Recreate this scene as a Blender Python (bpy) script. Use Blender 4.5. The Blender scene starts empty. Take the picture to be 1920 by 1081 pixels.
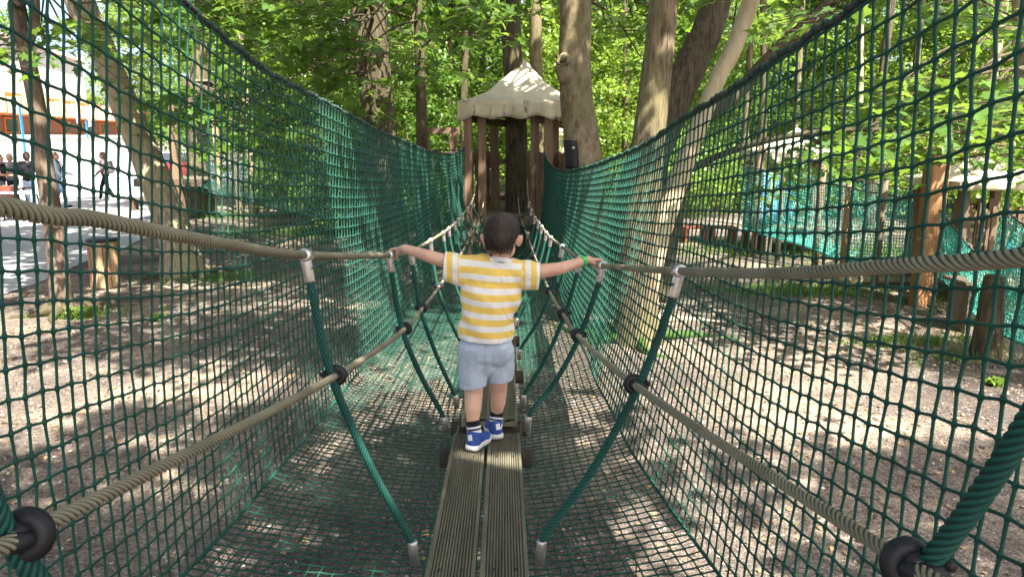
import bpy, bmesh, math, random
import numpy as np
from mathutils import Vector, Matrix, noise
from mathutils.bvhtree import BVHTree
random.seed(7); RNG = np.random.default_rng(7)
C = bpy.context.scene.collection
scn = bpy.context.scene
PI = math.pi
R_ = math.radians

# ------------------------------------------------------------------ camera
FPX = 1423.0
CAM = np.array([0.0, 0.0, 2.25])
PITCH = math.atan(285.5 / FPX)
YAW = math.atan(15.0 / FPX)
cam = bpy.data.cameras.new('camera')
cam.sensor_width = 36.0
cam.lens = 36.0 * FPX / 1920.0
cam.clip_start = 0.05
cam.clip_end = 900
camo = bpy.data.objects.new('camera', cam)
C.objects.link(camo)
camo.location = CAM
camo.rotation_euler = (PI / 2 - PITCH, 0, -YAW)
scn.camera = camo
# ------------------------------------------------------------------ light
SUN_EL, SUN_AZ = R_(54), R_(150)        # azimuth clockwise from +Y: the sun stands behind the viewer
SUNV = np.array([math.sin(SUN_AZ) * math.cos(SUN_EL), math.cos(SUN_AZ) * math.cos(SUN_EL), math.sin(SUN_EL)])
world = bpy.data.worlds.new('World')
scn.world = world
world.use_nodes = True
wn = world.node_tree.nodes
wl = world.node_tree.links
wn.clear()
wo = wn.new('ShaderNodeOutputWorld')
wb = wn.new('ShaderNodeBackground')
ws = wn.new('ShaderNodeTexSky')
ws.sky_type = 'NISHITA'
ws.sun_disc = False
ws.sun_elevation = SUN_EL
ws.sun_rotation = SUN_AZ
ws.air_density = 0.75
ws.dust_density = 4.0
ws.ozone_density = 0.5
wb.inputs['Strength'].default_value = 0.105
wl.new(ws.outputs[0], wb.inputs[0])
wl.new(wb.outputs[0], wo.inputs[0])
sun = bpy.data.lights.new('sun', 'SUN')
sun.energy = 5.0
sun.angle = R_(0.55)
sun.color = (1.0, 0.94, 0.84)
suno = bpy.data.objects.new('sun', sun)
C.objects.link(suno)
suno.rotation_euler = Vector(SUNV).to_track_quat('Z', 'Y').to_euler()
suno.location = (0, -10, 30)
vs = scn.view_settings
vs.view_transform = 'Standard'
vs.look = 'None'
vs.gamma = 1
vs.use_curve_mapping = False
vs.exposure = 2.25
scn.cycles.max_bounces = 8
scn.cycles.diffuse_bounces = 4
scn.cycles.transmission_bounces = 4
scn.cycles.transparent_max_bounces = 4
scn.cycles.use_denoising = True
scn.cycles.sample_clamp_indirect = 6.0

# ------------------------------------------------------------------ picture -> place
_F = np.array([math.sin(YAW) * math.cos(PITCH), math.cos(YAW) * math.cos(PITCH), -math.sin(PITCH)])
_R = np.array([math.cos(YAW), -math.sin(YAW), 0.0])
_U = np.cross(_R, _F)

def _dir(px, py):
    return _F + _R * ((px - 960.0) / FPX) - _U * ((py - 540.5) / FPX)

def P(px, py, d):
    """the point of the place seen at a pixel, d metres along the bridge"""
    v = _dir(px, py)
    return CAM + v * (d / v[1])

def G(px, py, z=0.0):
    v = _dir(px, py)
    return CAM + v * ((z - CAM[2]) / v[2])

def S(px, d):
    """metres covered by px pixels d metres away"""
    return px * d / FPX

def A(*v):
    return np.array(v, float)

def spline(pts, n):
    p = np.array(pts, float)
    if len(p) == 2:
        t = np.linspace(0, 1, n)[:, None]
        return p[0] * (1 - t) + p[1] * t
    q = np.vstack([2 * p[0] - p[1], p, 2 * p[-1] - p[-2]])
    seg = np.linalg.norm(np.diff(p[:, :3], axis=0), axis=1)
    cum = np.concatenate([[0], np.cumsum(seg)])
    out = []
    for s in np.linspace(0, cum[-1], n):
        i = min(max(np.searchsorted(cum, s, 'right') - 1, 0), len(p) - 2)
        t = (s - cum[i]) / max(seg[i], 1e-9)
        a, b, c, d = q[i], q[i + 1], q[i + 2], q[i + 3]
        out.append(0.5 * (2 * b + (c - a) * t + (2 * a - 5 * b + 4 * c - d) * t * t + (3 * b - a - 3 * c + d) * t ** 3))
    return np.array(out)

def nz(x, y, z, s=1.0):
    return noise.noise(Vector((x * s, y * s, z * s)))

# ------------------------------------------------------------------ mesh building
class MB:
    def __init__(self):
        self.v, self.q, self.t, self.n = [], [], [], 0

    def add(self, v, q=None, t=None):
        v = np.asarray(v, np.float32).reshape(-1, 3)
        if q is not None and len(q):
            self.q.append(np.asarray(q, np.int32).reshape(-1, 4) + self.n)
        if t is not None and len(t):
            self.t.append(np.asarray(t, np.int32).reshape(-1, 3) + self.n)
        self.v.append(v)
        self.n += len(v)
        return self

    def box(self, c, s, rot=None, bev=0.004):
        h = np.array(s, float) / 2
        b = min(bev, h.min() * 0.45)
        vs_, idx = [], {}
        for sx in (-1, 1):
            for sy in (-1, 1):
                for sz in (-1, 1):
                    sg = np.array([sx, sy, sz])
                    for a in range(3):
                        k = sg * (h - b)
                        k[a] = sg[a] * h[a]
                        idx[(sx, sy, sz, a)] = len(vs_)
                        vs_.append(k)
        V = np.array(vs_)
        Q, T = [], []
        for a in range(3):
            u, w = (a + 1) % 3, (a + 2) % 3
            for sg in (-1, 1):
                l = []
                for su, sw in ((-1, -1), (1, -1), (1, 1), (-1, 1)):
                    k = [0, 0, 0]
                    k[a], k[u], k[w] = sg, su, sw
                    l.append(idx[(k[0], k[1], k[2], a)])
                Q.append(l if sg > 0 else l[::-1])
        for a in range(3):
            u, w = (a + 1) % 3, (a + 2) % 3
            for su in (-1, 1):
                for sw in (-1, 1):
                    l = []
                    for (sg, f) in ((-1, u), (1, u), (1, w), (-1, w)):
                        k = [0, 0, 0]
                        k[a], k[u], k[w] = sg, su, sw
                        l.append(idx[(k[0], k[1], k[2], f)])
                    Q.append(l if su * sw < 0 else l[::-1])
        for sx in (-1, 1):
            for sy in (-1, 1):
                for sz in (-1, 1):
                    l = [idx[(sx, sy, sz, a)] for a in range(3)]
                    T.append(l if sx * sy * sz > 0 else l[::-1])
        if rot is not None:
            V = V @ np.array(rot).T
        return self.add(V + np.array(c, float), Q, T)

    def beam(self, a, b, w, h, up=(0, 0, 1), bev=0.004):
        a, b = np.array(a, float), np.array(b, float)
        y = b - a
        L = np.linalg.norm(y)
        y = y / L
        x = np.cross(y, np.array(up, float))
        if np.linalg.norm(x) < 1e-4:
            x = np.cross(y, np.array([0, 1.0, 0]))
        x /= np.linalg.norm(x)
        z = np.cross(x, y)
        return self.box((a + b) / 2, (w, L, h), np.stack([x, y, z], 1), bev)

    def tube(self, pts, r, sides=8, cap=True, lobes=0, pitch=0.05, depth=0.18, wob=0.0, seed=0.0):
        p = np.array(pts, float)
        n = len(p)
        r = np.broadcast_to(np.array(r, float), (n,))
        t = np.gradient(p, axis=0)
        t /= np.maximum(np.linalg.norm(t, axis=1), 1e-9)[:, None]
        u = np.zeros_like(p)
        ref = np.array([0, 0, 1.0]) if abs(t[0][2]) < 0.9 else np.array([0, 1.0, 0])
        k = np.cross(t[0], ref)
        k /= np.linalg.norm(k)
        for i in range(n):
            k = k - t[i] * (k @ t[i])
            k /= np.linalg.norm(k)
            u[i] = k
        w = np.cross(t, u)
        ang = np.arange(sides) * 2 * PI / sides
        if lobes:
            s = np.concatenate([[0], np.cumsum(np.linalg.norm(np.diff(p, axis=0), axis=1))])
            ph = (s / pitch * 2 * PI)[:, None]
            prof = np.abs(np.sin(lobes * ang / 2.0))
            self.groove = np.concatenate([np.tile(prof, n), [1.0, 1.0]]) if cap else np.tile(prof, n)
            rr = r[:, None] * (1 - depth + depth * np.sqrt(prof)[None, :])
            aa = ang[None, :] + ph
        else:
            rr = np.repeat(r[:, None], sides, 1)
            aa = np.repeat(ang[None, :], n, 0)
        if wob:
            for i in range(n):
                for j in range(sides):
                    q = p[i] + (u[i] * math.cos(ang[j]) + w[i] * math.sin(ang[j])) * r[i]
                    f = nz(q[0], q[1], q[2] * 0.35, 5.0) * 0.5 + nz(q[0] + seed, q[1], q[2] * 0.3, 1.6)
                    rr[i, j] *= 1 + wob * f
        V = p[:, None, :] + u[:, None, :] * (np.cos(aa) * rr)[..., None] + w[:, None, :] * (np.sin(aa) * rr)[..., None]
        V = V.reshape(-1, 3)
        i = np.arange(n - 1)[:, None] * sides
        j = np.arange(sides)[None, :]
        j2 = (j + 1) % sides
        Q = np.stack([i + j, i + j2, i + sides + j2, i + sides + j], -1).reshape(-1, 4)
        T = []
        if cap:
            V = np.vstack([V, p[0], p[-1]])
            for j_ in range(sides):
                T.append([n * sides, (j_ + 1) % sides, j_])
                T.append([n * sides + 1, (n - 1) * sides + j_, (n - 1) * sides + (j_ + 1) % sides])
        return self.add(V, Q, T)

    def ell(self, c, r, rot=None, seg=12, rings=8):
        V = [[0, 0, 1]]
        for i in range(1, rings):
            a = PI * i / rings
            for j in range(seg):
                b = 2 * PI * j / seg
                V.append([math.sin(a) * math.cos(b), math.sin(a) * math.sin(b), math.cos(a)])
        V.append([0, 0, -1])
        V = np.array(V) * np.array(r, float)
        if rot is not None:
            V = V @ np.array(rot).T
        Q, T = [], []
        for j in range(seg):
            T.append([0, 1 + j, 1 + (j + 1) % seg])
            b = 1 + (rings - 2) * seg
            T.append([len(V) - 1, b + (j + 1) % seg, b + j])
            for i in range(rings - 2):
                a = 1 + i * seg
                Q.append([a + j, a + seg + j, a + seg + (j + 1) % seg, a + (j + 1) % seg])
        return self.add(V + np.array(c, float), Q, T)

    def torus(self, c, axis, R, r, seg=18, sub=10):
        a = np.array(axis, float)
        a /= np.linalg.norm(a)
        k = np.cross(a, [0, 0, 1.0] if abs(a[2]) < 0.9 else [0, 1.0, 0])
        k /= np.linalg.norm(k)
        w = np.cross(a, k)
        V, Q = [], []
        for i in range(seg):
            A_ = 2 * PI * i / seg
            o = k * math.cos(A_) + w * math.sin(A_)
            for j in range(sub):
                B = 2 * PI * j / sub
                V.append(np.array(c) + o * (R + r * math.cos(B)) + a * r * math.sin(B))
                Q.append([i * sub + j, ((i + 1) % seg) * sub + j, ((i + 1) % seg) * sub + (j + 1) % sub, i * sub + (j + 1) % sub])
        return self.add(V, Q)

    def grid(self, X):
        X = np.asarray(X, float)
        n, m = X.shape[:2]
        i = np.arange(n - 1)[:, None] * m
        j = np.arange(m - 1)[None, :]
        Q = np.stack([i + j, i + m + j, i + m + j + 1, i + j + 1], -1).reshape(-1, 4)
        return self.add(X.reshape(-1, 3), Q)

    def mesh(self, name, mat, off=(0, 0, 0), smooth=True):
        v = np.concatenate(self.v) - np.array(off, np.float32)
        q = np.concatenate(self.q) if self.q else np.zeros((0, 4), np.int32)
        t = np.concatenate(self.t) if self.t else np.zeros((0, 3), np.int32)
        me = bpy.data.meshes.new(name)
        me.vertices.add(len(v))
        me.vertices.foreach_set('co', v.astype(np.float32).ravel())
        nl = len(q) * 4 + len(t) * 3
        me.loops.add(nl)
        me.loops.foreach_set('vertex_index', np.concatenate([q.ravel(), t.ravel()]).astype(np.int32))
        nf = len(q) + len(t)
        me.polygons.add(nf)
        st = np.concatenate([np.arange(len(q)) * 4, len(q) * 4 + np.arange(len(t)) * 3]).astype(np.int32)
        me.polygons.foreach_set('loop_start', st)
        me.polygons.foreach_set('use_smooth', np.full(nf, bool(smooth)))
        me.update(calc_edges=True)
        if mat is not None:
            me.materials.append(mat)
        return me

    def build(self, name, mat, parent=None, smooth=True, loc=None):
        off = worldloc(parent) if parent is not None else np.array(loc if loc is not None else (0, 0, 0), float)
        o = bpy.data.objects.new(name, self.mesh(name, mat, off, smooth))
        C.objects.link(o)
        if parent is not None:
            o.parent = parent
        else:
            o.location = off
        return o

def worldloc(o):
    s = np.zeros(3)
    while o is not None:
        s += np.array(o.location)
        o = o.parent
    return s

def tag(o, label=None, cat=None, group=None, kind=None):
    if label:
        o['label'] = label
    if cat:
        o['category'] = cat
    if group:
        o['group'] = group
    if kind:
        o['kind'] = kind
    return o

def thing(name, label, cat, loc=(0, 0, 0), group=None):
    o = bpy.data.objects.new(name, None)
    C.objects.link(o)
    o.empty_display_size = 0.2
    o.location = loc
    return tag(o, label, cat, group)

def part(name, mesh, parent):
    o = bpy.data.objects.new(name, mesh)
    C.objects.link(o)
    o.parent = parent
    return o

# ------------------------------------------------------------------ materials
def newmat(name):
    m = bpy.data.materials.new(name)
    m.use_nodes = True
    nt = m.node_tree
    return m, nt.nodes, nt.links, nt.nodes['Principled BSDF']

def ramp(N, stops, interp='LINEAR'):
    r = N.new('ShaderNodeValToRGB')
    r.color_ramp.interpolation = interp
    e = r.color_ramp.elements
    while len(e) > 1:
        e.remove(e[-1])
    e[0].position = stops[0][0]
    e[0].color = (*stops[0][1], 1)
    for p, c in stops[1:]:
        x = e.new(p)
        x.color = (*c, 1)
    return r

def coords(N, L, scale=(1, 1, 1), src='Object'):
    tc = N.new('ShaderNodeTexCoord')
    mp = N.new('ShaderNodeMapping')
    mp.inputs['Scale'].default_value = scale
    L.new(tc.outputs[src], mp.inputs[0])
    return mp.outputs[0]

def simple(name, c1, c2=None, scale=(6, 6, 6), rough=0.7, bump=0.0, bscale=None, metal=0.0, spec=0.4, detail=6, island=0.0, src='Object', sheen=0.0):
    m, N, L, b = newmat(name)
    c2 = c2 or tuple(x * 0.7 for x in c1)
    co = coords(N, L, scale, src)
    n = N.new('ShaderNodeTexNoise')
    n.inputs['Scale'].default_value = 1.0
    n.inputs['Detail'].default_value = detail
    n.inputs['Roughness'].default_value = 0.65
    L.new(co, n.inputs['Vector'])
    r = ramp(N, [(0.3, c2), (0.7, c1)])
    L.new(n.outputs[0], r.inputs[0])
    col = r.outputs[0]
    if island:
        g = N.new('ShaderNodeNewGeometry')
        h = N.new('ShaderNodeHueSaturation')
        mr = N.new('ShaderNodeMapRange')
        mr.inputs['To Min'].default_value = 1 - island
        mr.inputs['To Max'].default_value = 1 + island
        L.new(g.outputs['Random Per Island'], mr.inputs[0])
        L.new(mr.outputs[0], h.inputs['Value'])
        L.new(col, h.inputs['Color'])
        col = h.outputs[0]
    L.new(col, b.inputs['Base Color'])
    b.inputs['Roughness'].default_value = rough
    b.inputs['Metallic'].default_value = metal
    b.inputs['Specular IOR Level'].default_value = spec
    if sheen:
        b.inputs['Sheen Weight'].default_value = sheen
    if bump:
        n2 = N.new('ShaderNodeTexNoise')
        n2.inputs['Scale'].default_value = 1.0
        n2.inputs['Detail'].default_value = 5
        L.new(coords(N, L, bscale or tuple(4 * s for s in scale), src), n2.inputs['Vector'])
        bp = N.new('ShaderNodeBump')
        bp.inputs['Strength'].default_value = 1.0
        bp.inputs['Distance'].default_value = bump
        L.new(n2.outputs[0], bp.inputs['Height'])
        L.new(bp.outputs[0], b.inputs['Normal'])
    return m

def leafmat(name, c1, c2, trans, tw=0.45, rough=0.4):
    m, N, L, b = newmat(name)
    g = N.new('ShaderNodeNewGeometry')
    r = ramp(N, [(0.0, c1), (1.0, c2)])
    L.new(g.outputs['Random Per Island'], r.inputs[0])
    L.new(r.outputs[0], b.inputs['Base Color'])
    b.inputs['Roughness'].default_value = rough
    b.inputs['Specular IOR Level'].default_value = 0.35
    t = N.new('ShaderNodeBsdfTranslucent')
    r2 = ramp(N, [(0.0, tuple(x * 0.7 for x in trans)), (1.0, trans)])
    L.new(g.outputs['Random Per Island'], r2.inputs[0])
    L.new(r2.outputs[0], t.inputs['Color'])
    mx = N.new('ShaderNodeMixShader')
    mx.inputs[0].default_value = tw
    L.new(b.outputs[0], mx.inputs[1])
    L.new(t.outputs[0], mx.inputs[2])
    L.new(mx.outputs[0], N['Material Output'].inputs[0])
    return m

def barkmat(name, c1, c2, moss=None, scale=1.0, bump=0.02):
    m, N, L, b = newmat(name)
    co = coords(N, L, (4.5, 4.5, 2.6) if name == 'bark_mottled' else (9 * scale, 9 * scale, 1.6 * scale))
    n = N.new('ShaderNodeTexNoise')
    n.inputs['Scale'].default_value = 2.2
    n.inputs['Detail'].default_value = 9
    n.inputs['Roughness'].default_value = 0.7
    L.new(co, n.inputs['Vector'])
    r = ramp(N, [(0.36, c2), (0.58, c1)])
    L.new(n.outputs[0], r.inputs[0])
    col = r.outputs[0]
    nk = N.new('ShaderNodeTexNoise')
    nk.inputs['Scale'].default_value = 1.0
    nk.inputs['Detail'].default_value = 4
    nk.inputs['Roughness'].default_value = 0.8
    L.new(coords(N, L, (42 * scale, 42 * scale, 5 * scale)), nk.inputs['Vector'])
    rk = ramp(N, [(0.36, (0.32, 0.3, 0.28)), (0.52, (1, 1, 1))])
    L.new(nk.outputs[0], rk.inputs[0])
    mk = N.new('ShaderNodeMixRGB')
    mk.blend_type = 'MULTIPLY'
    mk.inputs[0].default_value = 0.0 if name == 'bark_pale' else (0.4 if name == 'bark_mottled' else 0.85)
    L.new(col, mk.inputs[1])
    L.new(rk.outputs[0], mk.inputs[2])
    col = mk.outputs[0]
    n3 = N.new('ShaderNodeTexNoise')
    n3.inputs['Scale'].default_value = 1.3
    n3.inputs['Detail'].default_value = 4
    L.new(coords(N, L, (1.5, 1.5, 1.0)), n3.inputs['Vector'])
    r3 = ramp(N, [(0.42, (0, 0, 0)), (0.62, (1, 1, 1))])
    L.new(n3.outputs[0], r3.inputs[0])
    mix = N.new('ShaderNodeMixRGB')
    L.new(r3.outputs[0], mix.inputs[0])
    L.new(col, mix.inputs[1])
    mo = moss or tuple(x * 0.6 for x in c1)
    hs = N.new('ShaderNodeMixRGB')
    hs.inputs[0].default_value = 0.55
    L.new(col, hs.inputs[1])
    hs.inputs[2].default_value = (*mo, 1)
    L.new(hs.outputs[0], mix.inputs[2])
    L.new(mix.outputs[0], b.inputs['Base Color'])
    b.inputs['Roughness'].default_value = 0.9
    b.inputs['Specular IOR Level'].default_value = 0.15
    bp = N.new('ShaderNodeBump')
    bp.inputs['Distance'].default_value = bump
    bp.inputs['Strength'].default_value = 1.0
    L.new(n.outputs[0], bp.inputs['Height'])
    L.new(bp.outputs[0], b.inputs['Normal'])
    return m

def ropemat(name, c1, c2, groove_tone, rough, spec):
    m, N, L, b = newmat(name)
    n = N.new('ShaderNodeTexNoise')
    n.inputs['Scale'].default_value = 9
    n.inputs['Detail'].default_value = 6
    L.new(coords(N, L), n.inputs['Vector'])
    r = ramp(N, [(0.3, c2), (0.7, c1)])
    L.new(n.outputs[0], r.inputs[0])
    at = N.new('ShaderNodeAttribute')
    at.attribute_name = 'groove'
    rr = ramp(N, [(0.15, (groove_tone, groove_tone, groove_tone)), (0.75, (1, 1, 1))])  # base colour gets darker towards the grooves between strands
    L.new(at.outputs['Fac'], rr.inputs[0])
    mu = N.new('ShaderNodeMixRGB')
    mu.blend_type = 'MULTIPLY'
    mu.inputs[0].default_value = 1
    L.new(r.outputs[0], mu.inputs[1])
    L.new(rr.outputs[0], mu.inputs[2])
    L.new(mu.outputs[0], b.inputs['Base Color'])
    b.inputs['Roughness'].default_value = rough
    b.inputs['Specular IOR Level'].default_value = spec
    n2 = N.new('ShaderNodeTexNoise')
    n2.inputs['Scale'].default_value = 600
    L.new(coords(N, L), n2.inputs['Vector'])
    bp = N.new('ShaderNodeBump')
    bp.inputs['Distance'].default_value = 0.0008
    L.new(n2.outputs[0], bp.inputs['Height'])
    L.new(bp.outputs[0], b.inputs['Normal'])
    return m

M = {}
M['bark_pale'] = barkmat('bark_pale', (0.46, 0.38, 0.26), (0.3, 0.24, 0.15), (0.36, 0.3, 0.18), 0.8, 0.006)
M['bark_grey'] = barkmat('bark_grey', (0.215, 0.165, 0.105), (0.055, 0.044, 0.03), (0.13, 0.13, 0.05))
M['bark_light'] = barkmat('bark_light', (0.4, 0.33, 0.22), (0.17, 0.135, 0.085), (0.3, 0.26, 0.13), 1.2, 0.01)
M['bark_mottled'] = barkmat('bark_mottled', (0.27, 0.215, 0.14), (0.1, 0.078, 0.048), (0.13, 0.12, 0.05), 0.8, 0.012)
M['bark_dark'] = barkmat('bark_dark', (0.12, 0.095, 0.065), (0.04, 0.03, 0.02), (0.07, 0.07, 0.03))
M['bark_red'] = barkmat('bark_red', (0.2, 0.15, 0.115), (0.08, 0.055, 0.04), (0.13, 0.1, 0.06))
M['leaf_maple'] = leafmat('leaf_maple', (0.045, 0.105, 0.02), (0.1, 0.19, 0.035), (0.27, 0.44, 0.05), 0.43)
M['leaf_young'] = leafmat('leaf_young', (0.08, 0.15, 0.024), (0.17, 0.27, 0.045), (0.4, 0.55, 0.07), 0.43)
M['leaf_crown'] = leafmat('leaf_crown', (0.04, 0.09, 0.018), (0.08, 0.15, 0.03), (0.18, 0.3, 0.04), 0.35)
M['wood_red'] = simple('wood_red', (0.25, 0.158, 0.095), (0.12, 0.074, 0.045), (14, 14, 1.5), 0.8, 0.004)
M['wood_orange'] = simple('wood_orange', (0.36, 0.19, 0.085), (0.24, 0.115, 0.05), (14, 14, 1.2), 0.7, 0.004)
M['wood_grey'] = simple('wood_grey', (0.2, 0.165, 0.115), (0.1, 0.08, 0.055), (14, 14, 1.5), 0.85, 0.004)
M['wood_brown'] = simple('wood_brown', (0.15, 0.1, 0.06), (0.07, 0.045, 0.03), (12, 12, 1.5), 0.85, 0.004)
M['wood_pale'] = simple('wood_pale', (0.45, 0.33, 0.19), (0.32, 0.22, 0.12), (10, 10, 1.2), 0.75, 0.003)
M['deck'] = simple('deck', (0.185, 0.172, 0.115), (0.092, 0.087, 0.058), (26, 2.2, 26), 0.8, 0.0025, (120, 6, 120), spec=0.25)
M['deck_end'] = simple('deck_end', (0.045, 0.035, 0.024), (0.02, 0.015, 0.011), (20, 20, 20), 0.9, 0.004)
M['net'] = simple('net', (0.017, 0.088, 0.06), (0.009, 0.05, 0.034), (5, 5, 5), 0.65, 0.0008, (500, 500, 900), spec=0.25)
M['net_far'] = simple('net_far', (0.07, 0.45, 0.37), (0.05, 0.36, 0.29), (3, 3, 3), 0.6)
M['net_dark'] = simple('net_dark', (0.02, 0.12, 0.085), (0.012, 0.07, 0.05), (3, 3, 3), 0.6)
M['rope_green'] = ropemat('rope_green', (0.008, 0.088, 0.064), (0.004, 0.05, 0.037), 0.35, 0.6, 0.3)
M['rope_beige'] = ropemat('rope_beige', (0.3, 0.275, 0.185), (0.2, 0.182, 0.12), 0.32, 0.9, 0.15)
M['rope_dark'] = simple('rope_dark', (0.075, 0.07, 0.065), (0.035, 0.033, 0.03), (10, 10, 10), 0.8, 0.0006, (500, 500, 500))
M['rope_white'] = simple('rope_white', (0.6, 0.58, 0.52), (0.45, 0.43, 0.38), (10, 10, 10), 0.8)
M['steel'] = simple('steel', (0.62, 0.61, 0.58), (0.42, 0.4, 0.37), (30, 30, 30), 0.32, metal=0.85)
M['rubber'] = simple('rubber', (0.012, 0.012, 0.013), (0.006, 0.006, 0.007), (40, 40, 40), 0.55, 0.0004, (300, 300, 300))

# ------------------------------------------------------------------ ground
def ground_z(x, y):
    near = min(1.0, max(0.0, (12 - abs(x)) / 4)) * min(1.0, max(0.0, (30 - y) / 8)) * min(1.0, max(0.0, (x + 0.3 * y + 3.2) / 1.5 - 0.3))
    return (0.05 * nz(x, y, 0.3, 0.45) + 0.018 * nz(x, y, 2.2, 2.1)) * near - 0.01

def axis_steps(a, b, n):
    t = np.linspace(-1, 1, n)
    s = np.sinh(t * 4.2) / math.sinh(4.2)
    return np.where(s < 0, s * a, s * b)

def soilmat():
    m, N, L, b = newmat('soil')
    co = coords(N, L, (1, 1, 1))
    big = N.new('ShaderNodeTexNoise')
    big.inputs['Scale'].default_value = 0.55
    big.inputs['Detail'].default_value = 8
    big.inputs['Roughness'].default_value = 0.62
    L.new(co, big.inputs['Vector'])
    r = ramp(N, [(0.36, (0.09, 0.076, 0.067)), (0.5, (0.155, 0.13, 0.108)), (0.63, (0.31, 0.25, 0.19))])
    L.new(big.outputs[0], r.inputs[0])
    vo = N.new('ShaderNodeTexVoronoi')
    vo.inputs['Scale'].default_value = 55
    L.new(co, vo.inputs['Vector'])
    rv = ramp(N, [(0.0, (0.62, 0.6, 0.6)), (0.5, (1, 1, 1)), (1.0, (1.5, 1.45, 1.42))])
    sx = N.new('ShaderNodeSeparateColor')
    L.new(vo.outputs['Color'], sx.inputs[0])
    L.new(sx.outputs[0], rv.inputs[0])
    mu = N.new('ShaderNodeMixRGB')
    mu.blend_type = 'MULTIPLY'
    mu.inputs[0].default_value = 1
    L.new(r.outputs[0], mu.inputs[1])
    L.new(rv.outputs[0], mu.inputs[2])
    fine = N.new('ShaderNodeTexNoise')
    fine.inputs['Scale'].default_value = 160
    fine.inputs['Detail'].default_value = 3
    L.new(co, fine.inputs['Vector'])
    rf = ramp(N, [(0.3, (0.6, 0.6, 0.6)), (0.7, (1.35, 1.35, 1.35))])
    L.new(fine.outputs[0], rf.inputs[0])
    mu2 = N.new('ShaderNodeMixRGB')
    mu2.blend_type = 'MULTIPLY'
    mu2.inputs[0].default_value = 1
    L.new(mu.outputs[0], mu2.inputs[1])
    L.new(rf.outputs[0], mu2.inputs[2])
    # moss patches
    ms = N.new('ShaderNodeTexNoise')
    ms.inputs['Scale'].default_value = 0.33
    ms.inputs['Detail'].default_value = 9
    ms.inputs['Roughness'].default_value = 0.75
    mp = N.new('ShaderNodeMapping')
    mp.inputs['Location'].default_value = (4.3, 11.2, 0)
    L.new(co, mp.inputs[0])
    L.new(mp.outputs[0], ms.inputs['Vector'])
    rm = ramp(N, [(0.64, (0, 0, 0)), (0.74, (0.7, 0.7, 0.7))])
    L.new(ms.outputs[0], rm.inputs[0])
    mm = N.new('ShaderNodeMixRGB')
    L.new(rm.outputs[0], mm.inputs[0])
    L.new(mu2.outputs[0], mm.inputs[1])
    mm.inputs[2].default_value = (0.085, 0.09, 0.045, 1)
    L.new(mm.outputs[0], b.inputs['Base Color'])
    b.inputs['Roughness'].default_value = 0.95
    b.inputs['Specular IOR Level'].default_value = 0.1
    bp = N.new('ShaderNodeBump')
    bp.inputs['Distance'].default_value = 0.012
    L.new(vo.outputs['Distance'], bp.inputs['Height'])
    bp.invert = True
    bp2 = N.new('ShaderNodeBump')
    bp2.inputs['Distance'].default_value = 0.01
    L.new(fine.outputs[0], bp2.inputs['Height'])
    L.new(bp.outputs[0], bp2.inputs['Normal'])
    L.new(bp2.outputs[0], b.inputs['Normal'])
    return m

M['soil'] = soilmat()
M['plaza'] = simple('plaza', (0.36, 0.355, 0.35), (0.26, 0.26, 0.26), (1.5, 1.5, 1.5), 0.9, 0.004, (60, 60, 60), spec=0.15)
xs = axis_steps(320, 320, 171)
ys = axis_steps(120, 420, 191) + 5
mb = MB()
mb.grid([[(x, y, ground_z(x, y)) for y in ys] for x in xs])
g = mb.build('ground', M['soil'])
if g.data.polygons[0].normal.z < 0:
    g.data.flip_normals()
tag(g, kind='structure')
# paved square beyond the left edge of the wood
edge = [G(-420, 650), G(-60, 572), G(130, 506), G(262, 452), G(352, 398), G(432, 346), G(520, 320)]
edge = np.array(edge)
edge = spline(edge, 60)
edge[:, 0] += [0.25 * nz(i * 0.31, 0, 5) for i in range(60)]
far = np.array([[-140 + 124 * t, 44 + 26 * t, 0] for t in np.linspace(0, 1, 60)])
rows = []
for k in np.linspace(0, 1, 14):
    rows.append(edge * (1 - k) + far * k)
X = np.array(rows)
X[..., 2] = 0.006
pv = MB()
pv.grid(X)
pz = pv.build('paved_square', M['plaza'])
if pz.data.polygons[0].normal.z < 0:
    pz.data.flip_normals()
tag(pz, kind='structure')

# ------------------------------------------------------------------ rope bridge
BX = -0.08
PAIRS = [0.75, 2.02, 3.2, 3.97, 4.97, 6.05, 6.7, 7.5, 8.2, 9.0, 10.2, 11.3]
_pd = np.array([-0.6, 0.7, 1.0, 1.38, 2.02, 3.2, 3.97, 4.97, 6.05, 6.7, 7.5, 8.2, 9.0, 10.2, 11.3, 12.1, 12.75])
_lz = np.array([2.55, 2.202, 2.142, 2.061, 1.937, 1.754, 1.655, 1.575, 1.492, 1.449, 1.403, 1.37, 1.336, 1.303, 1.29, 1.37, 1.58])
_lx = np.array([-0.5, -0.518, -0.531, -0.531, -0.532, -0.488, -0.49, -0.485, -0.487, -0.489, -0.488, -0.49, -0.491, -0.485, -0.475, -0.465, -0.455])
_rz = np.array([2.46, 2.147, 2.08, 2.001, 1.892, 1.708, 1.612, 1.534, 1.45, 1.41, 1.37, 1.335, 1.298, 1.273, 1.275, 1.36, 1.56])
_rx = np.array([0.6, 0.572, 0.541, 0.508, 0.474, 0.42, 0.4, 0.384, 0.376, 0.374, 0.375, 0.375, 0.37, 0.373, 0.378, 0.382, 0.385])
_gd = np.array([-0.6, 0.8, 2.02, 3.2, 3.97, 4.97, 7.5, 9.0, 10.2, 11.3, 12.1, 12.75])
_glz = np.array([2.1, 1.805, 1.601, 1.431, 1.348, 1.27, 1.113, 1.045, 1.03, 1.06, 1.13, 1.27])
_glx = np.array([-0.56, -0.545, -0.464, -0.429, -0.437, -0.431, -0.421, -0.418, -0.4, -0.36, -0.34, -0.33])
_grz = np.array([2.06, 1.762, 1.572, 1.402, 1.315, 1.235, 1.085, 1.025, 1.015, 1.05, 1.12, 1.26])
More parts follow.
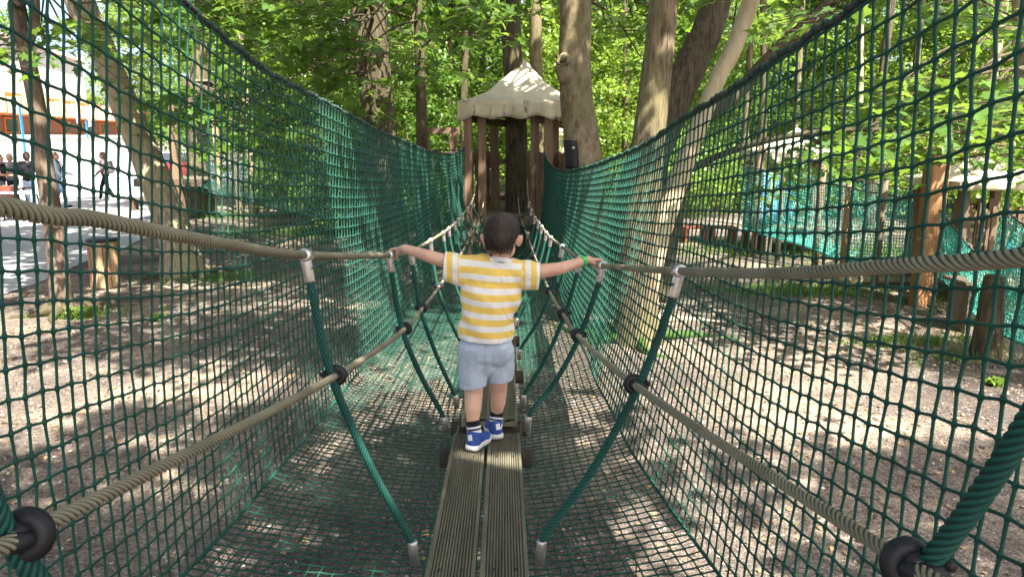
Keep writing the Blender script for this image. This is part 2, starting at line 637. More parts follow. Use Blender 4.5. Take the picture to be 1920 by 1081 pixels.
_grx = np.array([0.5, 0.469, 0.361, 0.317, 0.314, 0.302, 0.303, 0.3, 0.28, 0.25, 0.24, 0.235])
_bd = np.array([-0.6, 0.5, 1.985, 3.25, 3.85, 4.97, 6.05, 7.5, 8.4, 9.4, 10.2, 11.3, 12.45])
_bz = np.array([1.35, 1.14, 1.003, 0.927, 0.765, 0.735, 0.69, 0.655, 0.65, 0.67, 0.71, 0.79, 0.92])

def smooth_curve(dx, vals):
    return spline(np.stack([dx, vals, np.zeros_like(vals)], 1), 600)

_C = {k: smooth_curve(d, v) for k, d, v in (('lz', _pd, _lz), ('lx', _pd, _lx), ('rz', _pd, _rz), ('rx', _pd, _rx), ('glz', _gd, _glz), ('glx', _gd, _glx), ('grz', _gd, _grz), ('grx', _gd, _grx))}

def cv(k, d):
    return np.interp(d, _C[k][:, 0], _C[k][:, 1])

def hand(side, d):
    return A(cv('lx' if side < 0 else 'rx', d), d, cv('lz' if side < 0 else 'rz', d))

def guide(side, d):
    return A(cv('glx' if side < 0 else 'grx', d), d, cv('glz' if side < 0 else 'grz', d))

def deckz(d):
    return float(np.interp(d, _bd, _bz))

bridge = thing('rope_bridge', 'long sagging rope bridge of grooved planks with beige hand ropes and green hangers', 'rope bridge', (BX, 6.0, 0))

def lod_steps(a, b, k=0.0045, mn=0.004):
    out = [a]
    while out[-1] < b:
        out.append(out[-1] + max(mn, abs(out[-1]) * k))
    out[-1] = b
    return np.array(out)

def rope(name, f, r, d0, d1, dsplit, pitch, mat, parent):
    """laid rope: real strands near by, a plain round one where they are too fine to see"""
    mb = MB()
    mb.tube([f(d) for d in np.arange(d0, dsplit, 0.0024)], r, 24, lobes=6, pitch=pitch, depth=0.3)
    gr = mb.groove
    n0 = mb.n
    mb.tube([f(d) for d in np.arange(dsplit - 0.003, d1, 0.05)], r * 0.93, 10)
    o = mb.build(name, mat, parent)
    at = o.data.attributes.new('groove', 'FLOAT', 'POINT')
    at.data.foreach_set('value', np.concatenate([gr, np.full(mb.n - n0, 0.6)]).astype(np.float32))
    return o

for side in (-1, 1):
    rope('hand_rope', lambda d: hand(side, d), 0.0112, -0.3, 12.72, 3.4, 0.078, M['rope_beige'], bridge)
    rope('guide_rope', lambda d: guide(side, d), 0.0102, -0.3, 12.72, 3.4, 0.072, M['rope_beige'], bridge)

# loose fibres standing off the old rope
for fn_, rr_ in ((hand, 0.0112), (guide, 0.0102)):
    for side in (-1, 1):
        fv, ft = [], []
        for k in range(2600):
            d = random.uniform(0.35, 2.6)
            p = fn_(side, d)
            a = random.uniform(0, 2 * PI)
            o = A(math.cos(a), 0, math.sin(a))
            t_ = A(random.uniform(-1, 1), random.uniform(-1, 1), random.uniform(-1, 1)) * 0.004
            q = p + o * rr_ * 0.93
            i_ = len(fv)
            fv += [q, q + A(0, 0.0005, 0), q + o * random.uniform(0.0012, 0.0035) + t_]
            ft.append((i_, i_ + 1, i_ + 2))
        mb = MB()
        mb.add(fv, None, ft)
        o_ = mb.build('loose_fibres', M['rope_beige'], bridge)
        at = o_.data.attributes.new('groove', 'FLOAT', 'POINT')
        at.data.foreach_set('value', np.full(mb.n, 1.0, np.float32))
        tag(o_, kind='stuff')

TTOP = {0: 0.70}
for i, d in enumerate(PAIRS):
    for side in (-1, 1):
        top = hand(side, TTOP.get(i, d))
        ring = guide(side, d if i else 0.8)
        bot = A(BX + side * 0.182, d if i else 0.95, deckz(d if i else 0.95) + 0.075)
        n1 = top.copy()
        n1[0] = top[0] + (ring[0] - top[0]) * 0.12
        n1[2] = top[2] - 0.062
        # rope from the fitting through the ring to the sleeve on the crossbeam
        off = A(0, -0.012, 0)
        ctrl = [n1 + A(0, 0, 0.03), n1 - A(0, 0, 0.01), ring + off + A(side * 0.012, 0, 0), ring * 0.5 + bot * 0.5 + A(side * 0.016, 0, -0.012), bot + A(side * 0.022, 0, 0.05), bot - A(0, 0, 0.02)]
        mb = MB()
        if i < 5:
            mb.tube(spline(ctrl, 400 if i < 3 else 240), 0.0118 if i else 0.0132, 24, lobes=6, pitch=0.074, depth=0.28)
            gr = mb.groove
        else:
            mb.tube(spline(ctrl, 34), 0.0108, 10)
            gr = np.full(mb.n, 0.6)
        hg = mb.build('hanger_rope', M['rope_green'], bridge)
        at_ = hg.data.attributes.new('groove', 'FLOAT', 'POINT')
        at_.data.foreach_set('value', gr.astype(np.float32))
        mb = MB()
        t = hand(side, top[1] + 0.02) - hand(side, top[1] - 0.02)
        t /= np.linalg.norm(t)
        mb.tube([top - t * 0.02, top - t * 0.018, top + t * 0.018, top + t * 0.02], [0.016, 0.0185, 0.0185, 0.016], 16)
        a = top - A(0, 0, 0.012)
        b2 = n1 - A(0, 0, 0.012)
        mb.tube([a, a * 0.9 + b2 * 0.1, a * 0.08 + b2 * 0.92, b2], [0.015, 0.015, 0.0145, 0.0135], 14)
        mb.build('tee_fitting', M['steel'], hg)
        mb = MB()
        b3 = bot + A(side * 0.006, 0, 0.022)
        b4 = bot - A(0, 0, 0.05)
        mb.tube([b3, b3 * 0.95 + b4 * 0.05, b4], [0.0138, 0.0152, 0.0152], 14)
        mb.build('sleeve', M['steel'], hg)
        # black ring clamp where the guide rope crosses the hanger
        ax = guide(side, ring[1] + 0.03) - guide(side, ring[1] - 0.03)
        ax /= np.linalg.norm(ax)
        mb = MB()
        big = 1.08 if i == 0 else 1.0
        mb.torus(ring, ax, 0.0185 * big, 0.0115 * big, 20, 10)
        mb.torus(ring + ax * 0.004 + A(side * 0.012, -0.012, 0), A(0, 0.25, 1), 0.018 * big, 0.0105 * big, 20, 10)
        mb.ell(ring + A(side * 0.006, -0.008, 0), (0.02 * big, 0.015 * big, 0.019 * big))
        if i < 4:
            mb.tube([ring + A(side * 0.03, -0.012, 0.012), ring + A(side * 0.036, -0.03, 0.012)], 0.006, 10)
        mb.build('ring_clamp', M['rubber'], hg)

# crossbeams: dark round logs under the plank ends
beam_ds = [0.95] + PAIRS[1:]
for d in beam_ds:
    mb = MB()
    z = deckz(d) - 0.1
    j = random.uniform(-0.012, 0.012)
    mb.tube([(BX - 0.207 + j, d, z), (BX - 0.203 + j, d, z), (BX, d, z + 0.002), (BX + 0.203 + j, d, z), (BX + 0.207 + j, d, z)], [0.038, 0.044, 0.044, 0.044, 0.038], 14, wob=0.08)
    mb.build('crossbeam', M['deck_end'], bridge)

SPANS = [(0.2, 1.55), (1.72, 3.27), (3.85, 5.1), (5.92, 6.86), (7.38, 8.34), (8.86, 10.36), (11.16, 12.42)]
def plank(x0, x1, d0, d1):
    w = x1 - x0
    prof = [(0, 0), (0, -0.043), (w, -0.043), (w, 0)]
    ng = 13
    e = 0.012
    top = [(w - 0.002, 0.0)]
    pit = (w - 2 * e) / ng
    for k in range(ng):
        xa = w - e - k * pit
        top += [(xa, 0.0), (xa - pit * 0.08, -0.008), (xa - pit * 0.42, -0.008), (xa - pit * 0.5, 0.0)]
    top += [(0.002, 0.0)]
    prof = [(0.0, -0.004), (0, -0.043), (w, -0.043), (w, -0.004)] + top
    n = len(prof)
    V = []
    secs = np.linspace(d0, d1, 5)
    warp = random.uniform(-0.002, 0.002)
    for s, d in enumerate(secs):
        zc = deckz(d0) + (deckz(d1) - deckz(d0)) * (d - d0) / (d1 - d0) + warp * (s % 3)
        for (x, z) in prof:
            V.append((x0 + x, d, zc + z))
    Q = []
    for s in range(4):
        for k in range(n):
            k2 = (k + 1) % n
            Q.append((s * n + k, s * n + k2, (s + 1) * n + k2, (s + 1) * n + k))
    T = []
    V.append((x0 + w / 2, d0, deckz(d0) - 0.02))
    V.append((x0 + w / 2, d1, deckz(d1) - 0.02))
    for k in range(n):
        k2 = (k + 1) % n
        T.append((5 * n, k2, k))
        T.append((5 * n + 1, 4 * n + k, 4 * n + k2))
    mb = MB()
    mb.add(V, Q, T)
    return mb

for (d0, d1) in SPANS:
    for k, (a, b) in enumerate(((-0.152, -0.006), (0.006, 0.15))):
        mb = plank(BX + a, BX + b, d0 + random.uniform(-.006, .006), d1 + (0.012 if k else 0))
        pk = mb.build('plank', M['deck'], bridge, smooth=False)
        sb = MB()
        for dd in (d0 + 0.3, d1 - 0.06, d1 - 0.3 if d0 < 2 else d0 + 0.08):
            for xx in (0.3, 0.72):
                zz = deckz(d0) + (deckz(d1) - deckz(d0)) * (dd - d0) / (d1 - d0)
                sb.tube([(BX + a + (b - a) * xx + random.uniform(-.01, .01), dd, zz - 0.006), (BX + a + (b - a) * xx, dd, zz + 0.0005)], 0.0042, 8)
        tag(sb.build('screw', M['rubber'], pk), kind='stuff')
# thin cables that tie one plank to the next
for (s0, s1) in zip(SPANS[:-1], SPANS[1:]):
    for side in (-1, 1):
        mb = MB()
        a = A(BX + side * 0.165, s0[1] - 0.12, deckz(s0[1]) - 0.06)
        b = A(BX + side * 0.165, s1[0] + 0.12, deckz(s1[0]) - 0.06)
        mb.tube(spline([a, (a + b) / 2 - A(0, 0, 0.012), b], 10), 0.005, 8)
        mb.build('tie_cable', M['rope_beige'], bridge)

# ------------------------------------------------------------------ safety nets
def net_mesh(mb, X, r, sides=5, knots=None, knot_r=0.009, skip_u=False):
    """cords along both directions of a grid of nodes, plus knots"""
    n, m = X.shape[:2]
    e0 = np.concatenate([X[:-1].reshape(-1, 3), X[:, :-1].reshape(-1, 3)])
    e1 = np.concatenate([X[1:].reshape(-1, 3), X[:, 1:].reshape(-1, 3)])
    t = e1 - e0
    ln = np.linalg.norm(t, axis=1, keepdims=True)
    t = t / np.maximum(ln, 1e-6)
    ref = np.where(np.abs(t[:, 2:3]) < 0.8, np.array([[0, 0, 1.0]]), np.array([[1.0, 0, 0]]))
    u = np.cross(t, ref)
    u /= np.linalg.norm(u, axis=1, keepdims=True)
    w = np.cross(t, u)
    ang = np.arange(sides) * 2 * PI / sides
    ring = u[:, None, :] * np.cos(ang)[None, :, None] + w[:, None, :] * np.sin(ang)[None, :, None]
    fr = (0.0, 0.16, 0.84, 1.0)
    rr = (1.8, 1.0, 1.0, 1.8) if knots else (1, 1, 1, 1)
    V = np.stack([(e0 + (e1 - e0) * f)[:, None, :] + ring * r * k for f, k in zip(fr, rr)], 1)
    E = len(e0)
    base = (np.arange(E) * 4 * sides)[:, None, None]
    s = np.arange(3)[None, :, None] * sides
    j = np.arange(sides)[None, None, :]
    j2 = (j + 1) % sides
    Q = np.stack([base + s + j, base + s + j2, base + s + sides + j2, base + s + sides + j], -1).reshape(-1, 4)
    mb.add(V.reshape(-1, 3), Q)
    return mb

# panels are given by their top edge, bottom seam and a bulge
_nd = np.array([0.15, 1.3, 2.0, 2.85, 3.9, 5.1, 6.0, 7.5, 9.1, 10.2, 11.4, 12.55])
NET = {
    -1: dict(tz=np.array([3.4, 3.12, 2.97, 2.76, 2.565, 2.44, 2.34, 2.2, 2.08, 2.02, 1.98, 2.05]),
             tx=np.array([-1.2, -1.2, -1.2, -1.19, -1.195, -1.15, -1.1, -1.03, -0.95, -0.87, -0.75, -0.645]),
             bz=np.array([0.72, 0.62, 0.55, 0.47, 0.45, 0.45, 0.45, 0.46, 0.5, 0.56, 0.66, 0.86]),
             bx=np.array([-1.42, -1.4, -1.38, -1.33, -1.24, -1.17, -1.1, -1.0, -0.92, -0.85, -0.74, -0.63])),
    1: dict(tz=np.array([2.98, 2.78, 2.63, 2.5, 2.37, 2.2, 2.1, 1.95, 1.83, 1.8, 1.83, 2.0]),
            tx=np.array([1.02, 1.01, 1.0, 0.985, 0.99, 0.96, 0.93, 0.86, 0.77, 0.72, 0.67, 0.655]),
            bz=np.array([0.72, 0.62, 0.55, 0.47, 0.45, 0.45, 0.45, 0.46, 0.5, 0.56, 0.66, 0.86]),
            bx=np.array([1.0, 0.97, 0.94, 0.88, 0.76, 0.7, 0.68, 0.66, 0.64, 0.62, 0.6, 0.6])),
}
for s in NET.values():
    for k in list(s):
        s[k] = smooth_curve(_nd, s[k])

def ncv(side, k, d):
    return np.interp(d, NET[side][k][:, 0], NET[side][k][:, 1])

def net_pt(side, d, t):
    a = A(ncv(side, 'tx', d), d, ncv(side, 'tz', d))
    b = A(ncv(side, 'bx', d), d, ncv(side, 'bz', d))
    p = a + (b - a) * t
    p[0] += side * 0.05 * math.sin(PI * t) * (1 - 0.6 * d / 12.6) + 0.025 * nz(d, t * 2, side * 3.0, 1.1)
    p[2] += 0.02 * nz(d, t * 2, side * 5.0 + 9, 0.9) * math.sin(PI * t)
    return p

CELL = 0.071
dn = np.arange(0.35, 12.56, CELL)
dn[-1] = 12.55
nrow = 28
nets = {}
for side, lab in ((-1, 'tall green safety net hung along the left side of the rope bridge'), (1, 'tall green safety net hung along the right side of the rope bridge')):
    nt_ = thing('safety_net', lab, 'safety net', (side * 1.05, 6.4, 0.5), 'green nets round the rope bridge')
    X = np.zeros((len(dn), nrow, 3))
    for i, d in enumerate(dn):
        for j in range(nrow):
            t = j / (nrow - 1)
            z = (0.003 if (i + j) % 2 else -0.003)
            jit = 0.0011
            p = net_pt(side, min(12.55, max(0.2, d + (z if 0 < j < nrow - 1 else 0) + random.gauss(0, jit))), t)
            p += A(random.gauss(0, jit), 0, random.gauss(0, jit) + (z if 0 < j < nrow - 1 else 0))
            X[i, j] = p
    mb = MB()
    near = int(np.searchsorted(dn, 4.6))
    net_mesh(mb, X[:near + 1], 0.0042, 6, knots=True)
    net_mesh(mb, X[near:], 0.005, 4, knots=True)
    tag(mb.build('net', M['net'], nt_), kind='stuff')
    # top edge rope with lashings
    ds = lod_steps(0.3, 12.55, 0.006, 0.006)
    tp = [net_pt(side, d, 0) + A(0, 0, 0.01 + 0.012 * abs(math.sin(PI * (d - 0.35) / (CELL * 4)))) for d in ds]
    mb = MB()
    mb.tube(tp, 0.0125, 12, lobes=4, pitch=0.1, depth=0.2)
    mb.build('edge_rope', M['rope_dark'], nt_)
    mb = MB()
    for i, d in enumerate(dn[:-1]):
        if d > 9:
            break
        c = np.array([np.interp(d, ds, [q[k] for q in tp]) for k in range(3)])
        ax = net_pt(side, d + 0.05, 0) - net_pt(side, d, 0)
        ax = ax / np.linalg.norm(ax) + A(0.0, 0.15, 0.25)
        mb.torus(c, ax, 0.0135, 0.0042, 10 if d < 5 else 6, 6 if d < 5 else 4)
    tag(mb.build('lashing', M['net'], nt_), kind='stuff')
    mb = MB()
    mb.tube([net_pt(side, d, 1) for d in lod_steps(0.3, 12.55, 0.012, 0.02)], 0.0085, 8)
    mb.build('seam_rope', M['net'], nt_)
    mb = MB()
    mb.tube([net_pt(side, 12.56, t) + A(side * 0.004, 0.01, 0) for t in np.linspace(-0.02, 1, 14)], 0.011, 8, lobes=3, pitch=0.06)
    mb.build('end_rope', M['rope_white'], nt_)
    nets[side] = nt_

fl = thing('floor_net', 'green net sagging under the planks of the rope bridge', 'safety net', (BX, 6.4, 0.4), 'green nets round the rope bridge')
nc = 40
dn = np.arange(0.6, 12.56, 0.053)
X = np.zeros((len(dn), nc, 3))
for i, d in enumerate(dn):
    a, b = net_pt(-1, d, 1), net_pt(1, d, 1)
    for j in range(nc):
        t = j / (nc - 1)
        p = a * (1 - t) + b * t
        p[2] -= 0.13 * math.sin(PI * t) ** 0.8 - 0.015 * nz(d, t * 3, 4.4, 0.8)
        p += A(random.gauss(0, 0.0015), random.gauss(0, 0.0015) + (0.003 if (i + j) % 2 else -0.003), random.gauss(0, 0.0015))
        X[i, j] = p
mb = MB()
net_mesh(mb, X[:90], 0.0039, 5, knots=True)
net_mesh(mb, X[89:], 0.0042, 4, knots=True)
tag(mb.build('net', M['net'], fl), kind='stuff')

# ------------------------------------------------------------------ people: helpers
def blob(name, shapes, voxel, smooth=4, fac=0.5):
    """one continuous surface grown round overlapping limbs and lumps"""
    mb = MB()
    for s in shapes:
        if s[0] == 'cap':
            a, b, ra, rb = np.array(s[1], float), np.array(s[2], float), s[3], s[4]
            ax = b - a
            L = np.linalg.norm(ax)
            ax = ax / max(L, 1e-6)
            pts, rs = [], []
            for k in (0.98, 0.85, 0.6, 0.3, 0):
                pts.append(a - ax * ra * k)
                rs.append(ra * math.sqrt(max(1 - k * k, 0.01)))
            for k in (0.25, 0.5, 0.75):
                pts.append(a + (b - a) * k)
                rs.append(ra + (rb - ra) * k)
            for k in (0, 0.3, 0.6, 0.85, 0.98):
                pts.append(b + ax * rb * k)
                rs.append(rb * math.sqrt(max(1 - k * k, 0.01)))
            mb.tube(pts, rs, 14)
        else:
            mb.ell(s[1], s[2], s[3] if len(s) > 3 else None, 18, 12)
    o = bpy.data.objects.new('tmp', mb.mesh('tmp', None))
    C.objects.link(o)
    r = o.modifiers.new('r', 'REMESH')
    r.mode = 'VOXEL'
    r.voxel_size = voxel
    r.use_smooth_shade = True
    if smooth:
        s_ = o.modifiers.new('s', 'SMOOTH')
        s_.iterations = smooth
        s_.factor = fac
    dg = bpy.context.evaluated_depsgraph_get()
    dg.update()
    me = bpy.data.meshes.new_from_object(o.evaluated_get(dg))
    me.name = name
    old = o.data
    bpy.data.objects.remove(o)
    bpy.data.meshes.remove(old)
    return me

def cut(me, planes):
    """trim a surface along planes (point, outward normal)"""
    bm = bmesh.new()
    bm.from_mesh(me)
    for co, no in planes:
        bmesh.ops.bisect_plane(bm, geom=bm.verts[:] + bm.edges[:] + bm.faces[:], plane_co=co, plane_no=no, clear_outer=True)
    bm.to_mesh(me)
    bm.free()
    for p in me.polygons:
        p.use_smooth = True
    return me

def put(name, me, mat, parent, thick=0.0):
    off = worldloc(parent)
    me.transform(Matrix.Translation(-Vector(off)))
    me.materials.clear()
    me.materials.append(mat)
    o = part(name, me, parent)
    if thick:
        s = o.modifiers.new('s', 'SOLIDIFY')
        s.thickness = thick
        s.offset = 1.0
    return o

def rot(rx=0, ry=0, rz=0):
    return np.array(Matrix.Rotation(rz, 3, 'Z') @ Matrix.Rotation(ry, 3, 'Y') @ Matrix.Rotation(rx, 3, 'X'))

def skinmat(name, c):
    m, N, L, b = newmat(name)
    n = N.new('ShaderNodeTexNoise')
    n.inputs['Scale'].default_value = 18
    n.inputs['Detail'].default_value = 4
    tc = N.new('ShaderNodeTexCoord')
    L.new(tc.outputs['Object'], n.inputs['Vector'])
    r = ramp(N, [(0.3, tuple(x * 0.88 for x in c)), (0.7, c)])
    L.new(n.outputs[0], r.inputs[0])
    L.new(r.outputs[0], b.inputs['Base Color'])
    b.inputs['Roughness'].default_value = 0.5
    b.inputs['Subsurface Weight'].default_value = 0.12
    b.inputs['Subsurface Radius'].default_value = (0.012, 0.005, 0.003)
    b.inputs['Subsurface Scale'].default_value = 1.0
    return m

M['skin'] = skinmat('skin', (0.66, 0.385, 0.26))
M['skin_tan'] = skinmat('skin_tan', (0.45, 0.26, 0.17))
M['hair_dark'] = simple('hair_dark', (0.062, 0.038, 0.026), (0.018, 0.011, 0.008), (34, 34, 34), 0.55, 0.001, (400, 400, 150))
M['eye'] = simple('eye', (0.02, 0.012, 0.008), rough=0.2)
M['lip'] = simple('lip', (0.45, 0.16, 0.13), rough=0.5)
M['denim_pale'] = simple('denim_pale', (0.5, 0.55, 0.62), (0.37, 0.43, 0.51), (16, 16, 16), 0.9, 0.0008, (420, 420, 420), spec=0.1)
M['denim_seam'] = simple('denim_seam', (0.41, 0.465, 0.54), (0.32, 0.38, 0.46), (26, 26, 26), 0.9, spec=0.1)
M['shoe_blue'] = simple('shoe_blue', (0.025, 0.08, 0.32), (0.014, 0.045, 0.2), (50, 50, 50), 0.6, 0.0008, (600, 600, 600))
M['white_rubber'] = simple('white_rubber', (0.72, 0.71, 0.66), (0.55, 0.54, 0.5), (40, 40, 40), 0.5)
M['band_green'] = simple('band_green', (0.03, 0.6, 0.09), (0.025, 0.5, 0.08), (10, 10, 10), 0.45)

def attr_stripes(name, stops, base2=None, bump=0.0006):
    m, N, L, b = newmat(name)
    at = N.new('ShaderNodeAttribute')
    at.attribute_name = 'band'
    r = ramp(N, stops, 'CONSTANT')
    fr = N.new('ShaderNodeMath')
    fr.operation = 'FRACT'
    L.new(at.outputs['Fac'], fr.inputs[0])
    L.new(fr.outputs[0], r.inputs[0])
    n = N.new('ShaderNodeTexNoise')
    n.inputs['Scale'].default_value = 700
    tc = N.new('ShaderNodeTexCoord')
    L.new(tc.outputs['Object'], n.inputs['Vector'])
    bp = N.new('ShaderNodeBump')
    bp.inputs['Distance'].default_value = bump
    L.new(n.outputs[0], bp.inputs['Height'])
    L.new(bp.outputs[0], b.inputs['Normal'])
    L.new(r.outputs[0], b.inputs['Base Color'])
    b.inputs['Roughness'].default_value = 0.9
    b.inputs['Specular IOR Level'].default_value = 0.1
    b.inputs['Sheen Weight'].default_value = 0.15
    return m

WHT = (0.78, 0.74, 0.68)
YEL = (0.8, 0.54, 0.12)
M['shirt'] = attr_stripes('shirt', [(0.0, WHT), (0.46, YEL)])
M['sock'] = attr_stripes('sock', [(0.0, (0.012, 0.012, 0.014)), (0.3, (0.7, 0.7, 0.72)), (0.4, (0.012, 0.012, 0.014)), (0.5, (0.7, 0.7, 0.72)), (0.66, (0.012, 0.012, 0.014))])

def band_attr(me, vals):
    a = me.attributes.new('band', 'FLOAT', 'POINT')
    a.data.foreach_set('value', np.asarray(vals, np.float32))

# ------------------------------------------------------------------ the child on the planks
D0 = 3.1
def K(px, py, dd=0.0):
    return P(px, py, D0 + dd)
kid = thing('person', 'small child in yellow striped T-shirt balancing on the planks with both arms spread', 'person', (BX, D0, 0.93))
hc = K(941, 441, 0.03)
HR = rot(R_(-16), 0, R_(-14))          # the head looks down and a little to the right (faces +y)
def H(x, y, z):
    return hc + HR @ A(x, y, z)
shL, shR = K(874, 501, 0.02), K(992, 512, 0.03)
elL, elR = K(806, 481, 0.05), K(1050, 503, 0.05)
wrL, wrR = K(760, 466, 0.12), K(1094, 489, 0.12)
hipL, hipR = K(890, 668, 0.0), K(934, 666, 0.03)
knL, knR = K(888, 738, 0.01), K(935, 733, 0.1)
anL, anR = K(886, 797, -0.03), K(931, 779, 0.13)
chest = K(923, 540, 0.02)
waist = K(913, 625, 0.01)
body = [
    ('ell', H(0, 0, 0.012), (0.0735, 0.083, 0.079), HR),
    ('ell', H(0, -0.025, -0.012), (0.066, 0.06, 0.062), HR),
    ('ell', H(0, 0.035, -0.05), (0.052, 0.05, 0.05), HR),
    ('ell', H(0, 0.055, -0.078), (0.03, 0.028, 0.022), HR),
    ('ell', H(0, 0.085, -0.028), (0.011, 0.016, 0.014), HR),
    ('ell', H(0, 0.082, -0.01), (0.007, 0.012, 0.02), HR),
    ('cap', K(938, 492, 0.03), H(0, -0.012, -0.045), 0.036, 0.037),
    ('ell', K(925, 522, 0.03), (0.1, 0.056, 0.07)),
    ('ell', chest, (0.095, 0.056, 0.1)),
    ('ell', waist, (0.088, 0.058, 0.1)),
    ('cap', shL, elL, 0.034, 0.0275), ('cap', elL, wrL, 0.0275, 0.0195),
    ('cap', shR, elR, 0.034, 0.0275), ('cap', elR, wrR, 0.0275, 0.0195),
    ('cap', shL, K(925, 510, 0.03), 0.034, 0.04), ('cap', shR, K(940, 514, 0.03), 0.034, 0.04),
    ('ell', K(912, 662, 0.01), (0.088, 0.062, 0.06)),
    ('cap', hipL, knL, 0.05, 0.04), ('cap', hipR, knR, 0.05, 0.037),
    ('cap', knL + A(0, -0.004, 0), knL * 0.55 + anL * 0.45 + A(0, -0.008, 0), 0.04, 0.0365),
    ('cap', knL * 0.55 + anL * 0.45 + A(0, -0.008, 0), anL, 0.036, 0.0235),
    ('cap', knR + A(0, -0.004, 0), knR * 0.55 + anR * 0.45 + A(0, -0.008, 0), 0.037, 0.034),
    ('cap', knR * 0.55 + anR * 0.45 + A(0, -0.008, 0), anR, 0.0335, 0.0225),
]
for s in (-1, 1):      # ears: rim and lobe leaning out from the skull
    ER = HR @ rot(0, R_(s * 18), R_(s * -38))
    body.append(('ell', H(s * 0.0765, -0.004, -0.02), (0.0075, 0.017, 0.025), ER))
    body.append(('ell', H(s * 0.0825, -0.009, -0.012), (0.0055, 0.012, 0.0165), ER))
    body.append(('ell', H(s * 0.072, 0.006, -0.035), (0.007, 0.009, 0.01), ER))
# feet inside the shoes
footdir = {-1: A(math.sin(R_(26)), math.cos(R_(26)), 0), 1: A(-math.sin(R_(14)), math.cos(R_(14)), 0)}
heel = {-1: A(*K(884, 835, -0.075)[:2], 0), 1: A(*K(932, 822, 0.07)[:2], 0)}
for s in (-1, 1):
    heel[s][2] = deckz(heel[s][1]) + 0.004
ank = {-1: anL, 1: anR}
for s in (-1, 1):
    body.append(('cap', ank[s], heel[s] + footdir[s] * 0.035 + A(0, 0, 0.04), 0.027, 0.028))
    body.append(('cap', heel[s] + footdir[s] * 0.03 + A(0, 0, 0.032), heel[s] + footdir[s] * 0.115 + A(0, 0, 0.025), 0.022, 0.018))
# hands: palm over the rope, four unequal fingers curled round it, thumb under
def hand_shapes(side, wr, rope_d):
    out = []
    rp = hand(side, rope_d)
    ax = hand(side, rope_d + 0.05) - hand(side, rope_d - 0.05)
    ax /= np.linalg.norm(ax)
    sd = side                                    # palm comes from the body: outward is +side
    inn = A(-sd, 0, 0.0)
    up = A(0, 0, 1.0)
    kn = rp + up * 0.0225 + inn * -0.004         # knuckles above the rope
    pw = wr * 0.35 + (rp + up * 0.026 + inn * 0.03) * 0.65
    out.append(('cap', wr, pw, 0.018, 0.017))
    rads = [0.0066, 0.0070, 0.0068, 0.0058]
    lens = [0.92, 1.0, 0.96, 0.8]
    for k in range(4):
        o = ax * (0.0225 - 0.0148 * k) + A(0, 0, 0)
        L = lens[k]
        r = rads[k]
        a = pw + o * 0.85
        k1 = kn + o + up * 0.001
        Rr = 0.0125 + r
        p1 = rp + o - inn * Rr * 1.05 + up * 0.008
        p2 = rp + o - inn * Rr * 0.75 - up * Rr * 0.75 * L
        p3 = rp + o + inn * Rr * 0.15 - up * Rr * (1.05 * L)
        out.append(('cap', a, k1, 0.0095, r * 1.12))
        out.append(('cap', k1, p1, r * 1.1, r * 1.02))
        out.append(('cap', p1, p2, r * 1.02, r * 0.95))
        out.append(('cap', p2, p3, r * 0.95, r * 0.82))
    tb = pw - ax * 0.024 + inn * 0.012
    t1 = rp - ax * 0.034 + inn * 0.021 + up * 0.004
    t2 = rp - ax * 0.026 + inn * 0.017 - up * 0.014
    out += [('cap', tb, t1, 0.0088, 0.0078), ('cap', t1, t2, 0.0076, 0.0062)]
    return out
body += hand_shapes(-1, wrL, 3.3) + hand_shapes(1, wrR, 3.3)
kb = put('body', blob('body', body, 0.0036, 3), M['skin'], kid)
# shirt
sh = [
    ('ell', K(924, 521, 0.03), (0.124, 0.08, 0.075)),
    ('ell', K(921, 552, 0.025), (0.127, 0.084, 0.12)),
    ('cap', K(916, 560, 0.02), K(908, 668, 0.015), 0.104, 0.105),
    ('ell', K(911, 620, 0.015), (0.118, 0.088, 0.1)),
    ('cap', K(892, 506, 0.03), K(822, 493, 0.04), 0.054, 0.049),
    ('cap', K(880, 520, 0.03), K(824, 497, 0.04), 0.046, 0.045),
    ('cap', K(965, 514, 0.03), K(1026, 514, 0.04), 0.05, 0.047),
    ('cap', K(972, 522, 0.03), K(1022, 520, 0.04), 0.046, 0.045),
    ('cap', K(905, 503, 0.03), K(962, 508, 0.03), 0.058, 0.056),
    ('cap', K(935, 510, 0.03), K(864, 500, 0.03), 0.06, 0.05),
    ('cap', K(935, 512, 0.03), K(990, 510, 0.03), 0.06, 0.05),
]
me = blob('shirt', sh, 0.0048, 6)
# folds
for v in me.vertices:
    c = v.co
    lz = (c.z - 1.2) * 1.0
    f = nz(c.x * 9 + c.z * 6, c.y * 6, c.z * 5 - c.x * 3) * 0.0052 + nz(c.x * 26 + c.z * 20, c.y * 10, c.z * 9 - c.x * 10) * 0.0034
    low = min(1.0, max(0.0, (1.42 - c.z) / 0.3))
    for th_, am_, s_ in ((0.9, 0.0042, 10.0), (-0.75, 0.0034, 8.5)):
        u_ = c.x * math.cos(th_) + c.z * math.sin(th_)
        w_ = -c.x * math.sin(th_) + c.z * math.cos(th_)
        f += am_ * math.exp(-(nz(u_ * s_, w_ * s_ * 0.28, c.y * 3 + th_) / 0.26) ** 2)
    f += 0.003 * low * math.sin(c.x * 34 + 3 * c.z + 2 * nz(c.x * 8, 0, c.z * 8))
    v.co = c + v.normal * f
bm = bmesh.new()
bm.from_mesh(me)
for _ in range(3):
    bmesh.ops.smooth_vert(bm, verts=bm.verts, factor=0.5, use_axis_x=True, use_axis_y=True, use_axis_z=True)
bm.to_mesh(me)
bm.free()
cl, cr = K(833, 495, 0.03), K(1011, 515, 0.03)
hemz = K(910, 641, -0.06)
neck = K(940, 490, 0.03)
cut(me, [(cl, (-1, 0, 0.09)), (cr, (1, 0, -0.06)), (hemz, (-0.06, 0, -1))])
